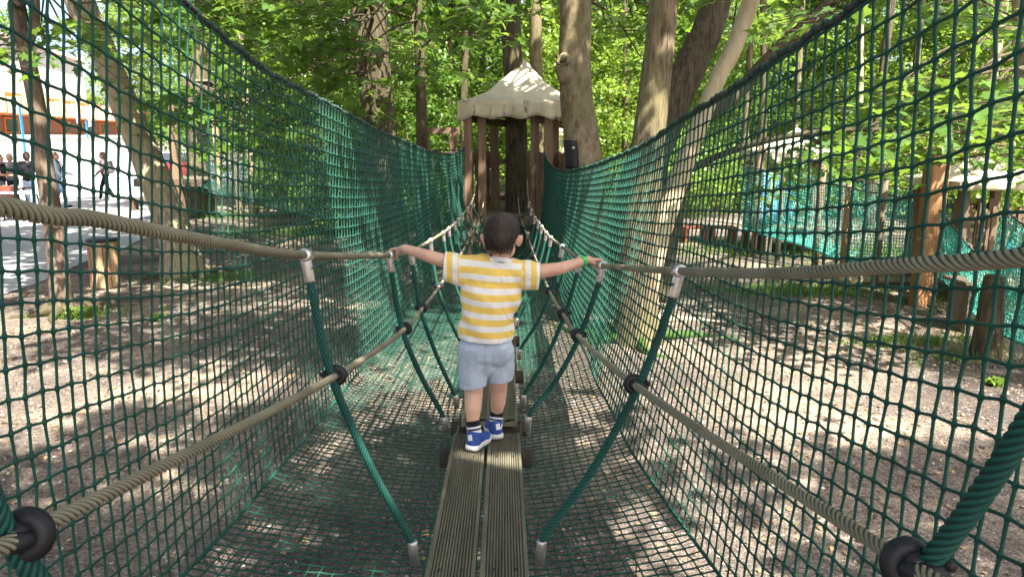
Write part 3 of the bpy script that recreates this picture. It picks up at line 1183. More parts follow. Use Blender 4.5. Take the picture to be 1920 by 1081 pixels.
# neck opening: drop what lies inside the collar
bm = bmesh.new()
bm.from_mesh(me)
nb = K(939, 483, 0.03)
kill = [v for v in bm.verts if ((v.co.x - nb[0]) ** 2 + (v.co.y - nb[1]) ** 2) < 0.045 ** 2 and v.co.z > nb[2] - 0.04]
bmesh.ops.delete(bm, geom=kill, context='VERTS')
bm.to_mesh(me)
bm.free()
co = np.array([v.co for v in me.vertices])
z0 = K(915, 626, -0.06)[2]
per = (K(915, 511, -0.06)[2] - z0) / 5
xl, xr = K(861, 520, 0)[0], K(978, 520, 0)[0]
bt = ((co[:, 2] + 0.075 * (co[:, 0] - K(915, 600)[0]) - z0) / per + 20.73)
xa = np.where(co[:, 0] < 0.5 * (xl + xr), co[:, 0] - cl[0], cr[0] - co[:, 0])
bs = np.where(xa < 0.011, 0.2, ((xa - 0.011) / 0.047 + 0.46))
slv = ((co[:, 0] < xl) | (co[:, 0] > xr)) & (co[:, 2] > 1.33)
band = np.where(slv, bs, bt)
band = np.where(co[:, 2] + 0.06 * (co[:, 0] - hemz[0]) < hemz[2] + 0.011, np.floor(bt) + 0.2, band)
rn = np.hypot(co[:, 0] - nb[0], co[:, 1] - nb[1])
band = np.where((rn < 0.058) & (co[:, 2] > nb[2] - 0.035), np.floor(band) + 0.2, band)
band_attr(me, band)
shirt = put('shirt', me, M['shirt'], kid, 0.002)
mb = MB()
col = []
for a in np.linspace(0, 2 * PI, 40):
    c = nb + A(math.cos(a) * 0.046, math.sin(a) * 0.046, 0)
    col.append(c + A(0, 0, -0.004 - 0.018 * max(0, math.sin(a)) + 0.010 * max(0, -math.sin(a)) - 0.10 * (c[0] - nb[0])))
for w_ in (0.0, 0.006, 0.012):
    mb.tube([q + A((q[0] - nb[0]) * w_ * 8, (q[1] - nb[1]) * w_ * 8, -w_) for q in col], 0.0042, 6, cap=False)
mb.build('collar', simple('collar_cloth', WHT, tuple(x * 0.92 for x in WHT), (80, 80, 80), 0.9, spec=0.1), kid)
# shorts
shs = [
    ('ell', K(911, 655, 0.012), (0.112, 0.086, 0.075)),
    ('cap', hipL + A(0.0, 0, 0), K(885, 742, 0.01), 0.067, 0.0535), ('cap', hipR + A(0.004, 0, 0), K(939, 738, 0.06), 0.066, 0.0485),
    ('cap', K(893, 655, 0.0), K(930, 655, 0.005), 0.076, 0.076),
    ('cap', K(911, 655, 0.005), K(911, 676, 0.01), 0.074, 0.066),
]
me = blob('shorts', shs, 0.005, 3)
for v in me.vertices:
    c = v.co
    f = nz(c.x * 14, c.y * 8, c.z * 22 + c.x * 6) * 0.0052 + nz(c.x * 36, c.y * 18, c.z * 30) * 0.0028
    v.co = c + v.normal * f
hem1 = K(912, 727, -0.05)
cut(me, [(hem1, (0.11, 0, -1)), (K(910, 632, 0), (0, 0, 1))])
shorts = put('shorts', me, M['denim_pale'], kid, 0.0022)
def edge_loops(me_):
    from collections import Counter
    cnt_ = Counter()
    for p_ in me_.polygons:
        for e_ in p_.edge_keys:
            cnt_[e_] += 1
    adj = {}
    for (a_, b_), k_ in cnt_.items():
        if k_ == 1:
            adj.setdefault(a_, []).append(b_)
            adj.setdefault(b_, []).append(a_)
    loops, seen = [], set()
    for st_ in adj:
        if st_ in seen:
            continue
        l_, cur, prev = [], st_, None
        while cur is not None and cur not in seen:
            seen.add(cur)
            l_.append(cur)
            nx = [q_ for q_ in adj[cur] if q_ not in seen]
            cur = nx[0] if nx else None
        if len(l_) > 20:
            loops.append(l_)
    return loops
base_ = worldloc(shorts)
for l_ in edge_loops(shorts.data):
    pts_ = np.array([shorts.data.vertices[i_].co for i_ in l_]) + base_
    if pts_[:, 2].mean() > K(912, 690)[2]:
        continue
    pts_ = pts_[::2]
    pts_ = np.vstack([pts_, pts_[:1]])
    mb = MB()
    mb.tube(pts_, 0.0032, 6, cap=False)
    mb.tube(pts_ + A(0, 0, 0.0055), 0.003, 6, cap=False)
    mb.build('hem', M['denim_seam'], kid)
# back pockets, waistband seam and hems laid on the cloth
dg = bpy.context.evaluated_depsgraph_get()
dg.update()
def patch(obj, pxs, nm, mat, off=0.003, nu=9, nv=9, parent=None, dstart=2.6):
    """cloth patch lying on a surface: corners given as seen from behind"""
    tree = BVHTree.FromObject(obj, dg)
    base = Vector(worldloc(obj))
    (x0, y0), (x1, y1), (x2, y2), (x3, y3) = pxs
    Xg = []
    for u in np.linspace(0, 1, nu):
        row = []
        for w in np.linspace(0, 1, nv):
            px = (x0 * (1 - u) + x1 * u) * (1 - w) + (x3 * (1 - u) + x2 * u) * w
            py = (y0 * (1 - u) + y1 * u) * (1 - w) + (y3 * (1 - u) + y2 * u) * w
            o = Vector(P(px, py, dstart)) - base
            q = Vector(P(px, py, 4.0)) - base
            h = tree.ray_cast(o, (q - o).normalized())
            if h[0] is None:
                return None
            n = h[1]
            if n.dot(q - o) > 0:
                n = -n
            row.append(np.array(h[0] + n * off + base))
        Xg.append(row)
    b = MB()
    b.grid(Xg)
    return b.build(nm, mat, parent or obj)
patch(shorts, [(872, 657), (896, 657), (895, 686), (875, 686)], 'pocket', M['denim_seam'])
patch(shorts, [(922, 656), (948, 655), (947, 683), (925, 685)], 'pocket', M['denim_seam'])
patch(shorts, [(908.5, 645), (910.5, 645), (911, 700), (909, 700)], 'seam', M['denim_seam'], 0.0022, 3, 12)
# hair cap with short bristles
hs_ = [('ell', H(0, -0.002, 0.013), (0.0755, 0.0855, 0.0815), HR), ('ell', H(0, -0.028, -0.012), (0.0675, 0.062, 0.062), HR)]
me = blob('hair', hs_, 0.004, 3)
front = H(0, 0.05, 0.045)
cut(me, [(H(0, -0.04, -0.055), tuple(HR @ A(0, 0.25, -1.0))), (H(0, 0.055, 0.02), tuple(HR @ A(0, 1, -0.45)))])
for s in (-1, 1):      # clear round the ears
    bm = bmesh.new()
    bm.from_mesh(me)
    e = H(s * 0.078, 0.01, -0.03)
    bmesh.ops.delete(bm, geom=[v for v in bm.verts if (np.linalg.norm(np.array(v.co) - e) < 0.037)], context='VERTS')
    bm.to_mesh(me)
    bm.free()
for v in me.vertices:
    v.co += v.normal * (0.0016 * nz(v.co.x, v.co.y, v.co.z, 90))
fur = MB()
vv = [(np.array(v.co), np.array(v.normal)) for v in me.vertices]
fv, ft = [], []
for k in range(14000):
    c, n_ = random.choice(vv)
    c = c + RNG.normal(0, 0.0016, 3)
    dn_ = HR @ A(0, -0.15, -0.75)
    tip = c + n_ * random.uniform(0.001, 0.0038) + dn_ * random.uniform(0.006, 0.014)
    sdv = np.cross(n_, dn_)
    sdv /= max(np.linalg.norm(sdv), 1e-6)
    i = len(fv)
    fv += [c - sdv * 0.0008, c + sdv * 0.0008, tip]
    ft.append((i, i + 1, i + 2))
for k in range(2600):
    a_ = random.uniform(-1.25, 1.25)
    zz_ = random.triangular(-0.088, -0.045, -0.05)
    c = H(math.sin(a_) * 0.064, -0.028 - math.cos(a_) * 0.036, zz_) 
    n_ = HR @ A(math.sin(a_), -math.cos(a_), 0)
    dn_ = HR @ A(0, 0, -1)
    sdv = np.cross(n_, dn_)
    i = len(fv)
    c = c - n_ * (0.012 * max(0, (-0.05 - zz_) / 0.038))
    fv += [c - sdv * 0.0006, c + sdv * 0.0006, c + n_ * 0.003 + dn_ * 0.008]
    ft.append((i, i + 1, i + 2))
fur.add(fv, None, ft)
hair = put('hair', me, M['hair_dark'], kid)
m, N, L, b_ = newmat('hair_strand')
gg = N.new('ShaderNodeNewGeometry')
rr_ = ramp(N, [(0, (0.012, 0.007, 0.005)), (0.6, (0.045, 0.026, 0.016)), (1, (0.1, 0.06, 0.036))])
L.new(gg.outputs['Random Per Island'], rr_.inputs[0])
L.new(rr_.outputs[0], b_.inputs['Base Color'])
b_.inputs['Roughness'].default_value = 0.5
M['hair_strand'] = m
tag(fur.build('hair_strands', M['hair_strand'], kid), kind='stuff')
for s in (-1, 1):
    mb = MB()
    mb.ell(H(s * 0.029, 0.0745, -0.012), (0.009, 0.006, 0.006), HR, 10, 8)
    mb.build('eye', M['eye'], kid)
mb = MB()
mb.ell(H(0, 0.083, -0.058), (0.016, 0.006, 0.005), HR, 10, 8)
mb.build('mouth', M['lip'], kid)
# wristband on the right wrist
mb = MB()
wa = (wrR - elR) / np.linalg.norm(wrR - elR)
wc = wrR - wa * 0.004
pts = [wc + wa * t for t in (-0.009, -0.0085, 0.0085, 0.009)]
mb.tube(pts, [0.021, 0.0222, 0.0222, 0.021], 24, cap=False)
mb.build('wristband', M['band_green'], kid)
# socks and shoes
for s in (-1, 1):
    a = ank[s] + (knL - anL if s < 0 else knR - anR) * 0.16 + A(0, 0, 0.0)
    b = heel[s] + footdir[s] * 0.036 + A(0, 0, 0.035)
    mb = MB()
    nn = 22
    mb.tube([a * (1 - t) + b * t for t in np.linspace(0, 1, nn)], [0.0315 + 0.0012 * math.sin(t * 40) - 0.001 * t for t in np.linspace(0, 1, nn)], 18, cap=False)
    so = mb.build('sock', M['sock'], kid)
    band_attr(so.data, np.repeat(np.linspace(0, 0.999, nn), 18))
    f = footdir[s]
    sd = A(f[1], -f[0], 0)
    hb = heel[s]
    L0 = 0.158
    # outline of the sole, heel at 0
    def half(t):
        return 0.029 + 0.006 * math.sin(PI * min(1, t * 1.0)) + 0.004 * t if t < 0.7 else 0.0365
    outl = []
    prof = [(0.0, 0.012), (0.02, 0.022), (0.06, 0.028), (0.2, 0.0295), (0.4, 0.0285), (0.6, 0.033), (0.75, 0.0345), (0.88, 0.029), (0.96, 0.018), (1.0, 0.006)]
    st = [(L0 * (t - 0.06), w) for t, w in prof]
    mb = MB()
    loop = [hb + f * y + sd * w for y, w in st] + [hb + f * y - sd * w for y, w in reversed(st)]
    n = len(loop)
    cen = hb + f * L0 * 0.42
    lv = [(0.0, 0.97), (0.004, 1.03), (0.017, 1.04), (0.022, 0.99)]
    V = []
    for z, k in lv:
        for q in loop:
            toe = max(0, ((q - hb) @ f) / L0 - 0.75)
            V.append(cen + (q - cen) * k + A(0, 0, z + 0.04 * toe))
    Q = []
    for li in range(len(lv) - 1):
        for i in range(n):
            Q.append((li * n + i, li * n + (i + 1) % n, (li + 1) * n + (i + 1) % n, (li + 1) * n + i))
    V += [cen, cen + A(0, 0, 0.022)]
    T = [(len(V) - 2, (i + 1) % n, i) for i in range(n)] + [(len(V) - 1, 3 * n + i, 3 * n + (i + 1) % n) for i in range(n)]
    mb.add(V, Q, T)
    sole_b = mb
    sh_shapes = [
        ('ell', hb + f * 0.022 + A(0, 0, 0.035), (0.0305, 0.032, 0.034), rot(0, 0, -math.atan2(f[0], f[1]))),
        ('cap', hb + f * 0.024 + A(0, 0, 0.045), hb + f * 0.03 + A(0, 0, 0.062), 0.031, 0.031),
        ('cap', hb + f * 0.045 + A(0, 0, 0.042), hb + f * 0.085 + A(0, 0, 0.026), 0.031, 0.027),
        ('ell', hb + f * 0.1 + A(0, 0, 0.022), (0.034, 0.046, 0.024), rot(0, 0, -math.atan2(f[0], f[1]))),
    ]
    me = blob('shoe', sh_shapes, 0.004, 4)
    cut(me, [(hb + A(0, 0, 0.014), (0, 0, -1)), (hb + f * 0.03 + A(0, 0, 0.072), tuple(f * 0.35 + A(0, 0, 1)))])
    sho = put('shoe', me, M['shoe_blue'], kid, 0.0015)
    sole_b.build('sole', M['white_rubber'], sho)
    dg.update()
    hp = np.array(hb)
    # white pull tab on the heel and the white mark on the quarter
    def px_of(p):
        v = np.array(p) - CAM
        z = v @ _F
        return 960 + FPX * (v @ _R) / z, 540.5 - FPX * (v @ _U) / z
    cx, cy = px_of(hb - f * 0.01 + A(0, 0, 0.055))
    w = 3.4
    patch(sho, [(cx - w, cy - 7), (cx + w, cy - 8), (cx + w + 1, cy + 3), (cx - w + 1, cy + 4)], 'heel_tab', M['white_rubber'], 0.004, 5, 5, sho)
    cx, cy = px_of(hb + f * 0.02 + sd * 0.03 + A(0, 0, 0.045))
    cx -= 5
    for (ax_, ay, bx_, by) in (((-4, -5, 0, 5), (0, 5, 3, -5)) if s > 0 else ()):
        patch(sho, [(cx + ax_ - 1.1, cy + ay), (cx + ax_ + 1.1, cy + ay), (cx + bx_ + 1.1, cy + by), (cx + bx_ - 1.1, cy + by)], 'stripe', M['white_rubber'], 0.004, 3, 6, sho)

# ------------------------------------------------------------------ foliage helpers
_mo = [(0, 0.0), (0.10, 0.02), (0.30, -0.16), (0.44, -0.10), (0.36, 0.06), (0.56, 0.20), (0.60, 0.34), (0.42, 0.32), (0.30, 0.36), (0.26, 0.56), (0.12, 0.70)]
MAPLE = [(0.0, 0.30)] + [(x, y) for x, y in _mo] + [(0.0, 1.0)] + [(-x, y) for x, y in reversed(_mo[1:])]
MAPLE_V = np.array([(x, y - 0.05, -0.20 * x * x - 0.12 * (y - 0.3) ** 2 + 0.10 * abs(x)) for x, y in MAPLE])
_k = len(MAPLE_V) - 1
MAPLE_T = np.array([(0, 1 + i, 1 + (i + 1) % _k) for i in range(_k)])
LEAF5_V = np.array([(0, -0.05, 0), (0.42, 0.22, -0.06), (0.0, 0.4, 0.05), (-0.42, 0.22, -0.06), (0.24, 0.62, -0.03), (0.0, 0.95, -0.1), (-0.24, 0.62, -0.03)])
LEAF5_T = np.array([(0, 1, 2), (0, 2, 3), (2, 1, 4), (2, 4, 5), (2, 5, 6), (2, 6, 3)])
LEAF2_V = np.array([(0, 0, 0), (0.36, 0.45, -0.08), (0, 1.0, -0.05), (-0.36, 0.45, -0.08)])
LEAF2_T = np.array([(0, 1, 2), (0, 2, 3)])

def leaves(mb, cen, size, tilt=0.6, V=LEAF2_V, T=LEAF2_T, heading=None):
    n = len(cen)
    if n == 0:
        return
    yaw = RNG.uniform(0, 2 * PI, n) if heading is None else heading + RNG.normal(0, 0.7, n)
    a = RNG.normal(-0.25, tilt, n)      # pitch: tips hang a little
    b = RNG.normal(0, tilt, n)
    cy, sy, ca, sa, cb, sb = np.cos(yaw), np.sin(yaw), np.cos(a), np.sin(a), np.cos(b), np.sin(b)
    # basis: x right, y along leaf, z up ; roll b about y, pitch a about x, yaw about z
    ex = np.stack([cb, np.zeros(n), -sb], 1)
    ey = np.stack([np.zeros(n), np.ones(n), np.zeros(n)], 1)
    ez = np.stack([sb, np.zeros(n), cb], 1)
    def pitch(v):
        return np.stack([v[:, 0], v[:, 1] * ca - v[:, 2] * sa, v[:, 1] * sa + v[:, 2] * ca], 1)
    def yawf(v):
        return np.stack([v[:, 0] * cy - v[:, 1] * sy, v[:, 0] * sy + v[:, 1] * cy, v[:, 2]], 1)
    ex, ey, ez = yawf(pitch(ex)), yawf(pitch(ey)), yawf(pitch(ez))
    s = np.broadcast_to(np.asarray(size, float), (n,)) * RNG.uniform(0.7, 1.25, n)
    W = (ex[:, None, :] * V[None, :, 0:1] + ey[:, None, :] * V[None, :, 1:2] + ez[:, None, :] * V[None, :, 2:3]) * s[:, None, None] + cen[:, None, :]
    F = (T[None] + (np.arange(n) * len(V))[:, None, None]).reshape(-1, 3)
    mb.add(W.reshape(-1, 3), None, F)

def clump_cloud(nclump, per, rad, flat, shape, seed):
    """leaf positions in layered clumps inside a volume; shape(u) gives a clump centre"""
    rg = np.random.default_rng(seed)
    out = []
    for _ in range(nclump):
        c = shape(rg)
        r = rad * rg.uniform(0.6, 1.3)
        q = rg.normal(0, 1, (per, 3)) * np.array([r, r, r * flat]) * 0.55
        q[:, 2] -= 0.25 * (q[:, 0] ** 2 + q[:, 1] ** 2) / r
        out.append(q + c)
    return np.concatenate(out)

# shared crown meshes (origin at the foot of the crown)
def crown_shape(rx, rz, hollow=0.35):
    def f(rg):
        while True:
            v = rg.uniform(-1, 1, 3)
            l = np.linalg.norm(v)
            if hollow < l < 1:
                return v * np.array([rx, rx, rz])
    return f

CROWNS = []
for k in range(3):
    mb = MB()
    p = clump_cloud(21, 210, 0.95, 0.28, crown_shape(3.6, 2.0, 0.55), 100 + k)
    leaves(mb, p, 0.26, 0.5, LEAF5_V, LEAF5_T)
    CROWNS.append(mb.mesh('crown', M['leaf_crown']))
SAPS = []
def sap_shape(h, r):
    def f(rg):
        z = rg.uniform(0.05, 1) ** 0.9
        a = rg.uniform(0, 2 * PI)
        rr = r * (0.25 + 0.75 * math.sin(PI * min(0.95, 0.25 + 0.7 * z))) * math.sqrt(rg.uniform(0, 1))
        return np.array([math.cos(a) * rr, math.sin(a) * rr, z * h])
    return f
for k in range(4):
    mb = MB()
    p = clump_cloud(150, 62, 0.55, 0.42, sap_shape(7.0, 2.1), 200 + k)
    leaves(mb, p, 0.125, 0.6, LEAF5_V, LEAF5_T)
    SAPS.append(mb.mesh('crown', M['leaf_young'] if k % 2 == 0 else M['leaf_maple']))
SHRUBS = []
for k in range(3):
    mb = MB()
    p = clump_cloud(60, 70, 0.4, 0.55, sap_shape(2.0, 1.3), 300 + k)
    leaves(mb, p, 0.10, 0.7, LEAF5_V, LEAF5_T)
    SHRUBS.append(mb.mesh('crown', M['leaf_young']))

def add_crown(t, mesh, at, rz=None, sc=1.0, mat=None):
    o = part('crown', mesh, t)
    o.location = np.array(at, float) - worldloc(t)
    o.rotation_euler = (0, 0, random.uniform(0, 6.28) if rz is None else rz)
    o.scale = (sc, sc, sc * random.uniform(0.9, 1.1))
    return o

def bark_trunk(t, pts, rad, mat, wob=0.16, sides=20, seg=0.14, flare=1.0, extra=()):
    mb = MB()
    L = sum(np.linalg.norm(np.diff(np.array(pts), axis=0), axis=1))
    n = max(8, int(L / seg))
    s4 = spline(np.hstack([np.array(pts, float), np.array(rad, float)[:, None]]), n)
    sp, rr = s4[:, :3], s4[:, 3]
    if flare:
        h = sp[:, 2] - sp[0][2]
        rr = rr * (1 + 0.45 * flare * np.exp(-h / 0.22))
    mb.tube(sp, rr, sides, wob=wob, seed=random.uniform(0, 50))
    for (pp, r0, r1) in extra:
        ps = spline(pp, 14)
        mb.tube(ps, np.linspace(r0, r1, 14), 9, wob=0.1)
    return mb.build('trunk', mat, t)

def sprays(t, starts, leaf=0.13, trunk_at=None, n_leaf=46, seed=1, mat='leaf_maple', length=(0.8, 1.5), bmat='bark_dark'):
    """leafy side branches with real lobed leaves; each is a drooping twig with side twigs"""
    rg = np.random.default_rng(seed)
    lb, wb_ = MB(), MB()
    for (p, root) in starts:
        p = np.array(p, float)
        yaw = rg.uniform(0, 2 * PI)
        if root is not None:
            dxy = p[:2] - np.array(root)[:2]
            yaw = math.atan2(dxy[1], dxy[0]) + rg.normal(0, 0.5)
        L = rg.uniform(*length)
        d = A(math.cos(yaw), math.sin(yaw), rg.uniform(-0.25, 0.1))
        e = p + d * L
        e[2] -= 0.16 * L
        main = spline([p, p + d * L * 0.5 + A(0, 0, 0.03), e], 8)
        if root is not None:
            r_ = np.array(root, float)
            mid = (r_ + p) / 2 + A(rg.normal(0, .1), rg.normal(0, .1), 0.12 + rg.uniform(0, 0.2))
            wb_.tube(spline([r_, mid, p], 12), np.linspace(0.024, 0.009, 12), 7)
        wb_.tube(main, np.linspace(0.009, 0.003, 8), 5)
        side = A(-d[1], d[0], 0)
        pos = []
        for k in range(7):
            q = main[k + 1]
            for sgn in (-1, 1):
                l2 = L * 0.42 * (1 - 0.55 * k / 7) * rg.uniform(0.6, 1.2)
                e2 = q + side * sgn * l2 + d * l2 * 0.6 - A(0, 0, 0.12 * l2)
                wb_.tube([q, (q + e2) / 2 + A(0, 0, 0.015), e2], [0.004, 0.003, 0.002], 4, cap=False)
                m = max(2, int(n_leaf / 14))
                for s in np.linspace(0.35, 1.05, m):
                    pos.append(q + (e2 - q) * s + rg.normal(0, 0.035, 3))
        leaves(lb, np.array(pos), leaf, 0.42, MAPLE_V, MAPLE_T)
    cr = lb.build('crown', M[mat], t)
    wb_.build('branch', M[bmat], t)
    return cr

def px_cloud(n, poly_x, poly_y, d0, d1, seed):
    rg = np.random.default_rng(seed)
    out = []
    for _ in range(n):
        d = rg.uniform(d0, d1)
        out.append(P(rg.uniform(*poly_x), rg.uniform(*poly_y), d))
    return out

def ext(p0, p1, z):
    """carry the line p0->p1 on to height z"""
    p0, p1 = np.array(p0), np.array(p1)
    k = (z - p0[2]) / (p1[2] - p0[2])
    return p0 + (p1 - p0) * k

def tree(name, label, pxs, d, rad_px, mat, top=9.0, crown=0, group=None, base=None, wob=0.16, sc=1.0, extra=(), cat='tree', bend=0.7):
    """a tree whose trunk passes through the given pixels at distance d; widths in pixels"""
    pts = [P(x, y, d if np.isscalar(d) else d[i]) for i, (x, y) in enumerate(pxs)]
    if base is not None:
        pts = [np.array(base, float)] + pts
        rad = [S(rad_px[0], d if np.isscalar(d) else d[0]) / 2 * 1.1] + [S(w, d if np.isscalar(d) else d[i]) / 2 for i, w in enumerate(rad_px)]
    else:
        rad = [S(w, d if np.isscalar(d) else d[i]) / 2 for i, w in enumerate(rad_px)]
    pts[0] = np.array(pts[0])
    pts[0][2] = -0.12 if base is None else pts[0][2] - 0.1
    tp = ext(pts[-2], pts[-1], top)
    tp[:2] = pts[-1][:2] + (tp[:2] - pts[-1][:2]) * bend
    pts.append(tp)
    rad.append(rad[-1] * 0.6)
    t = thing(name, label, cat, (pts[0][0], pts[0][1], 0), group)
    limbs = []
    for k in range(5):
        a = random.uniform(0, 2 * PI)
        s = pts[-2] + (tp - pts[-2]) * random.uniform(0.45, 0.95)
        limbs.append(([s, s + A(math.cos(a) * 0.9, math.sin(a) * 0.9, 0.8), s + A(math.cos(a) * 2.2, math.sin(a) * 2.2, 1.5)], rad[-1] * 0.5, 0.02))
    bark_trunk(t, pts, rad, mat, wob, extra=list(limbs) + list(extra))
    if crown is not None:
        add_crown(t, CROWNS[crown % 3], tp + A(0, 0, 0.6), sc=sc)
    return t, pts

# ------------------------------------------------------------------ trees one can tell apart
# right of the hut
T1, p1 = tree('maple_tree', 'thick mottled maple trunk with an old knot hole beside the tent roofed hut', [(1100, 470), (1095, 310), (1083, 200), (1079, 120), (1080, 20)], 11.0, [88, 70, 62, 60, 57], M['bark_mottled'], 8.5, None, base=None, wob=0.14, bend=0.5)
# the knot: a rimmed scar
mb = MB()
kc = P(1056, 113, 10.75)
mb.torus(kc + A(0.0, 0.02, 0), A(-0.6, -1, 0.35), 0.062, 0.03, 20, 10)
mb.ell(kc + A(0.05, 0.09, -0.1), (0.15, 0.1, 0.22), None, 18, 12)
for vv_ in mb.v:
    for q_ in vv_:
        q_ += np.array([nz(q_[0], q_[1], q_[2], 9), nz(q_[2], q_[0], q_[1], 9), nz(q_[1], q_[2], q_[0], 7)], np.float32) * 0.022
kn = mb.build('knot', M['bark_mottled'], T1)
mb = MB()
mb.ell(kc + A(0.0, 0.01, 0), (0.045, 0.03, 0.055), rot(0, R_(25), 0))
mb.build('hollow', M['bark_dark'], kn)
T2, p2 = tree('maple_tree', 'straight ridged trunk right of the bridge with sun flecks down its face', [(1195, 640), (1196, 480), (1212, 300), (1232, 130), (1245, 0)], 8.2, [84, 74, 60, 52, 48], M['bark_grey'], 8.0, 1, wob=0.10)
T4, p4 = tree('maple_tree', 'smooth pale slanting trunk leaning right just behind the ridged trunk', [(1196, 607), (1226, 470), (1290, 290), (1345, 150), (1405, 10)], 9.0, [60, 48, 36, 31, 30], M['bark_pale'], 7.5, None, wob=0.06)
T3, p3 = tree('maple_tree', 'dark leaning trunk in shade between the ridged trunk and the pale slanting trunk', [(1175, 520), (1205, 330), (1262, 190), (1310, 90), (1345, 0)], 11.2, [110, 84, 66, 56, 52], M['bark_dark'], 8.5, None, wob=0.14)
T5, p5 = tree('maple_tree', 'thin dark stem slanting far to the right behind the net', [(1235, 500), (1300, 262), (1385, 172), (1470, 82), (1565, 0)], 10.4, [34, 30, 26, 24, 22], M['bark_dark'], 6.5, None, wob=0.08, bend=0.9)
# through the hut and behind it
T6, p6 = tree('hut_tree', 'dark trunk growing up through the floor and roof of the play hut', [(966, 470), (967, 390), (968, 240), (962, 120), (955, 0)], 13.5, [46, 40, 37, 35, 34], M['bark_dark'], 8.0, None)
T6b, p6b = tree('maple_tree', 'mossy trunk standing close behind the right posts of the play hut', [(1010, 470), (1009, 300), (1006, 150), (1003, 0)], 15.2, [30, 26, 24, 22], M['bark_grey'], 8.0, None)
# left
T7, p7 = tree('maple_tree', 'broad dark double trunk behind the top of the left net', [(722, 450), (716, 260), (706, 130), (698, 0)], 16.0, [78, 60, 50, 44], M['bark_dark'], 8.0, None, extra=[([P(700, 250, 15.8), P(684, 150, 15.6), P(672, 60, 15.6), P(668, -40, 15.6)], 0.17, 0.12)])
T8, p8 = tree('maple_tree', 'slim dark trunk midway between the double trunk and the play hut', [(792, 450), (791, 260), (788, 130), (783, 0)], 15.0, [24, 21, 19, 16], M['bark_dark'], 7.0, None, wob=0.07)
T9, p9 = tree('maple_tree', 'thick bent trunk leaning left on the edge of the paved square', [(348, 512), (330, 440), (290, 330), (238, 205), (190, 90), (150, 0)], 12.6, [78, 62, 56, 50, 48, 50], M['bark_light'], 7.2, 1, wob=0.10, bend=0.75)
T10, p10 = tree('maple_tree', 'slender red brown trunk nearest to the tables on the square', [(118, 587), (100, 420), (82, 300), (68, 190), (40, 60), (30, 0)], 9.65, [38, 34, 32, 30, 26, 24], M['bark_red'], 7.0, 0, wob=0.10, extra=[([P(76, 215, 9.65), P(62, 160, 9.6), P(50, 100, 9.6), P(66, 40, 9.6), P(62, -60, 9.6)], 0.06, 0.05)])
T11, p11 = tree('maple_tree', 'trunk at the right end of the net with a pale sunlit side', [(1975, 560), (1952, 300), (1928, 120), (1920, 0)], 11.5, [46, 42, 38, 36], M['bark_light'], 8.0, None)

# leafy branches that hang into the view, each belonging to its tree
def roots(pts, pos, trunk):
    out = []
    tp = np.array(trunk)
    for q in pos:
        z = min(max(q[2] + random.uniform(0.3, 1.2), 2.6), tp[-1][2] - 0.3)
        zz = tp[:, 2]
        r = np.array([np.interp(z, zz, tp[:, k]) for k in range(2)] + [z])
        out.append((q, r))
    return out
def limit(lst, n):
    return [(p, r if i < n else None) for i, (p, r) in enumerate(lst)]

sprays(T7, limit(roots(None, px_cloud(46, (400, 730), (-40, 215), 11.0, 16.5, 11), p7), 30), 0.15, seed=11)
sprays(T8, limit(roots(None, px_cloud(13, (640, 840), (-40, 150), 10.5, 15.0, 12), p8), 20), 0.15, seed=12)
sprays(T6, limit(roots(None, px_cloud(9, (870, 1040), (-50, 35), 11.0, 13.0, 13), p6), 12), 0.15, seed=13)
sprays(T1, limit(roots(None, px_cloud(12, (1110, 1230), (-60, 110), 11.2, 14.0, 14), p1), 14), 0.14, seed=14)
sprays(T3, limit(roots(None, px_cloud(14, (1230, 1500), (-40, 130), 11.6, 15.5, 15), p3), 20), 0.14, seed=15)
sprays(T11, limit(roots(None, px_cloud(34, (1520, 1960), (150, 300), 7.0, 11.0, 16), p11), 16), 0.16, seed=16)
sprays(T5, limit(roots(None, px_cloud(9, (1450, 1960), (-60, 90), 8.5, 12.0, 17), p5), 10), 0.15, seed=17)
sprays(T9, limit(roots(None, px_cloud(11, (200, 470), (-60, 60), 11.5, 15.5, 18), p9), 14), 0.15, seed=18)
sprays(T10, limit(roots(None, px_cloud(10, (-30, 170), (0, 130), 8.6, 10.6, 19), p10), 8), 0.13, seed=19)
# long bare limbs reaching across behind the right net
mb = MB()
mb.tube(spline([P(1245, 345, 9.8), P(1330, 300, 9.3), P(1420, 268, 8.9), P(1520, 250, 8.6), P(1650, 244, 8.3), P(1780, 262, 8.0), P(1880, 250, 7.8)], 40), np.linspace(0.05, 0.018, 40), 9, wob=0.12)
mb.tube(spline([P(1500, 252, 8.65), P(1580, 282, 8.6), P(1700, 304, 8.4), P(1790, 300, 8.2), P(1850, 288, 8.1)], 26), np.linspace(0.028, 0.012, 26), 8, wob=0.12)
mb.build('limb', M['bark_dark'], T3)
# low twigs with a few leaves in front of the left station
sprays(T9, limit(roots(None, px_cloud(14, (380, 560), (150, 270), 11.0, 14.0, 31), p9), 0), 0.15, seed=31)

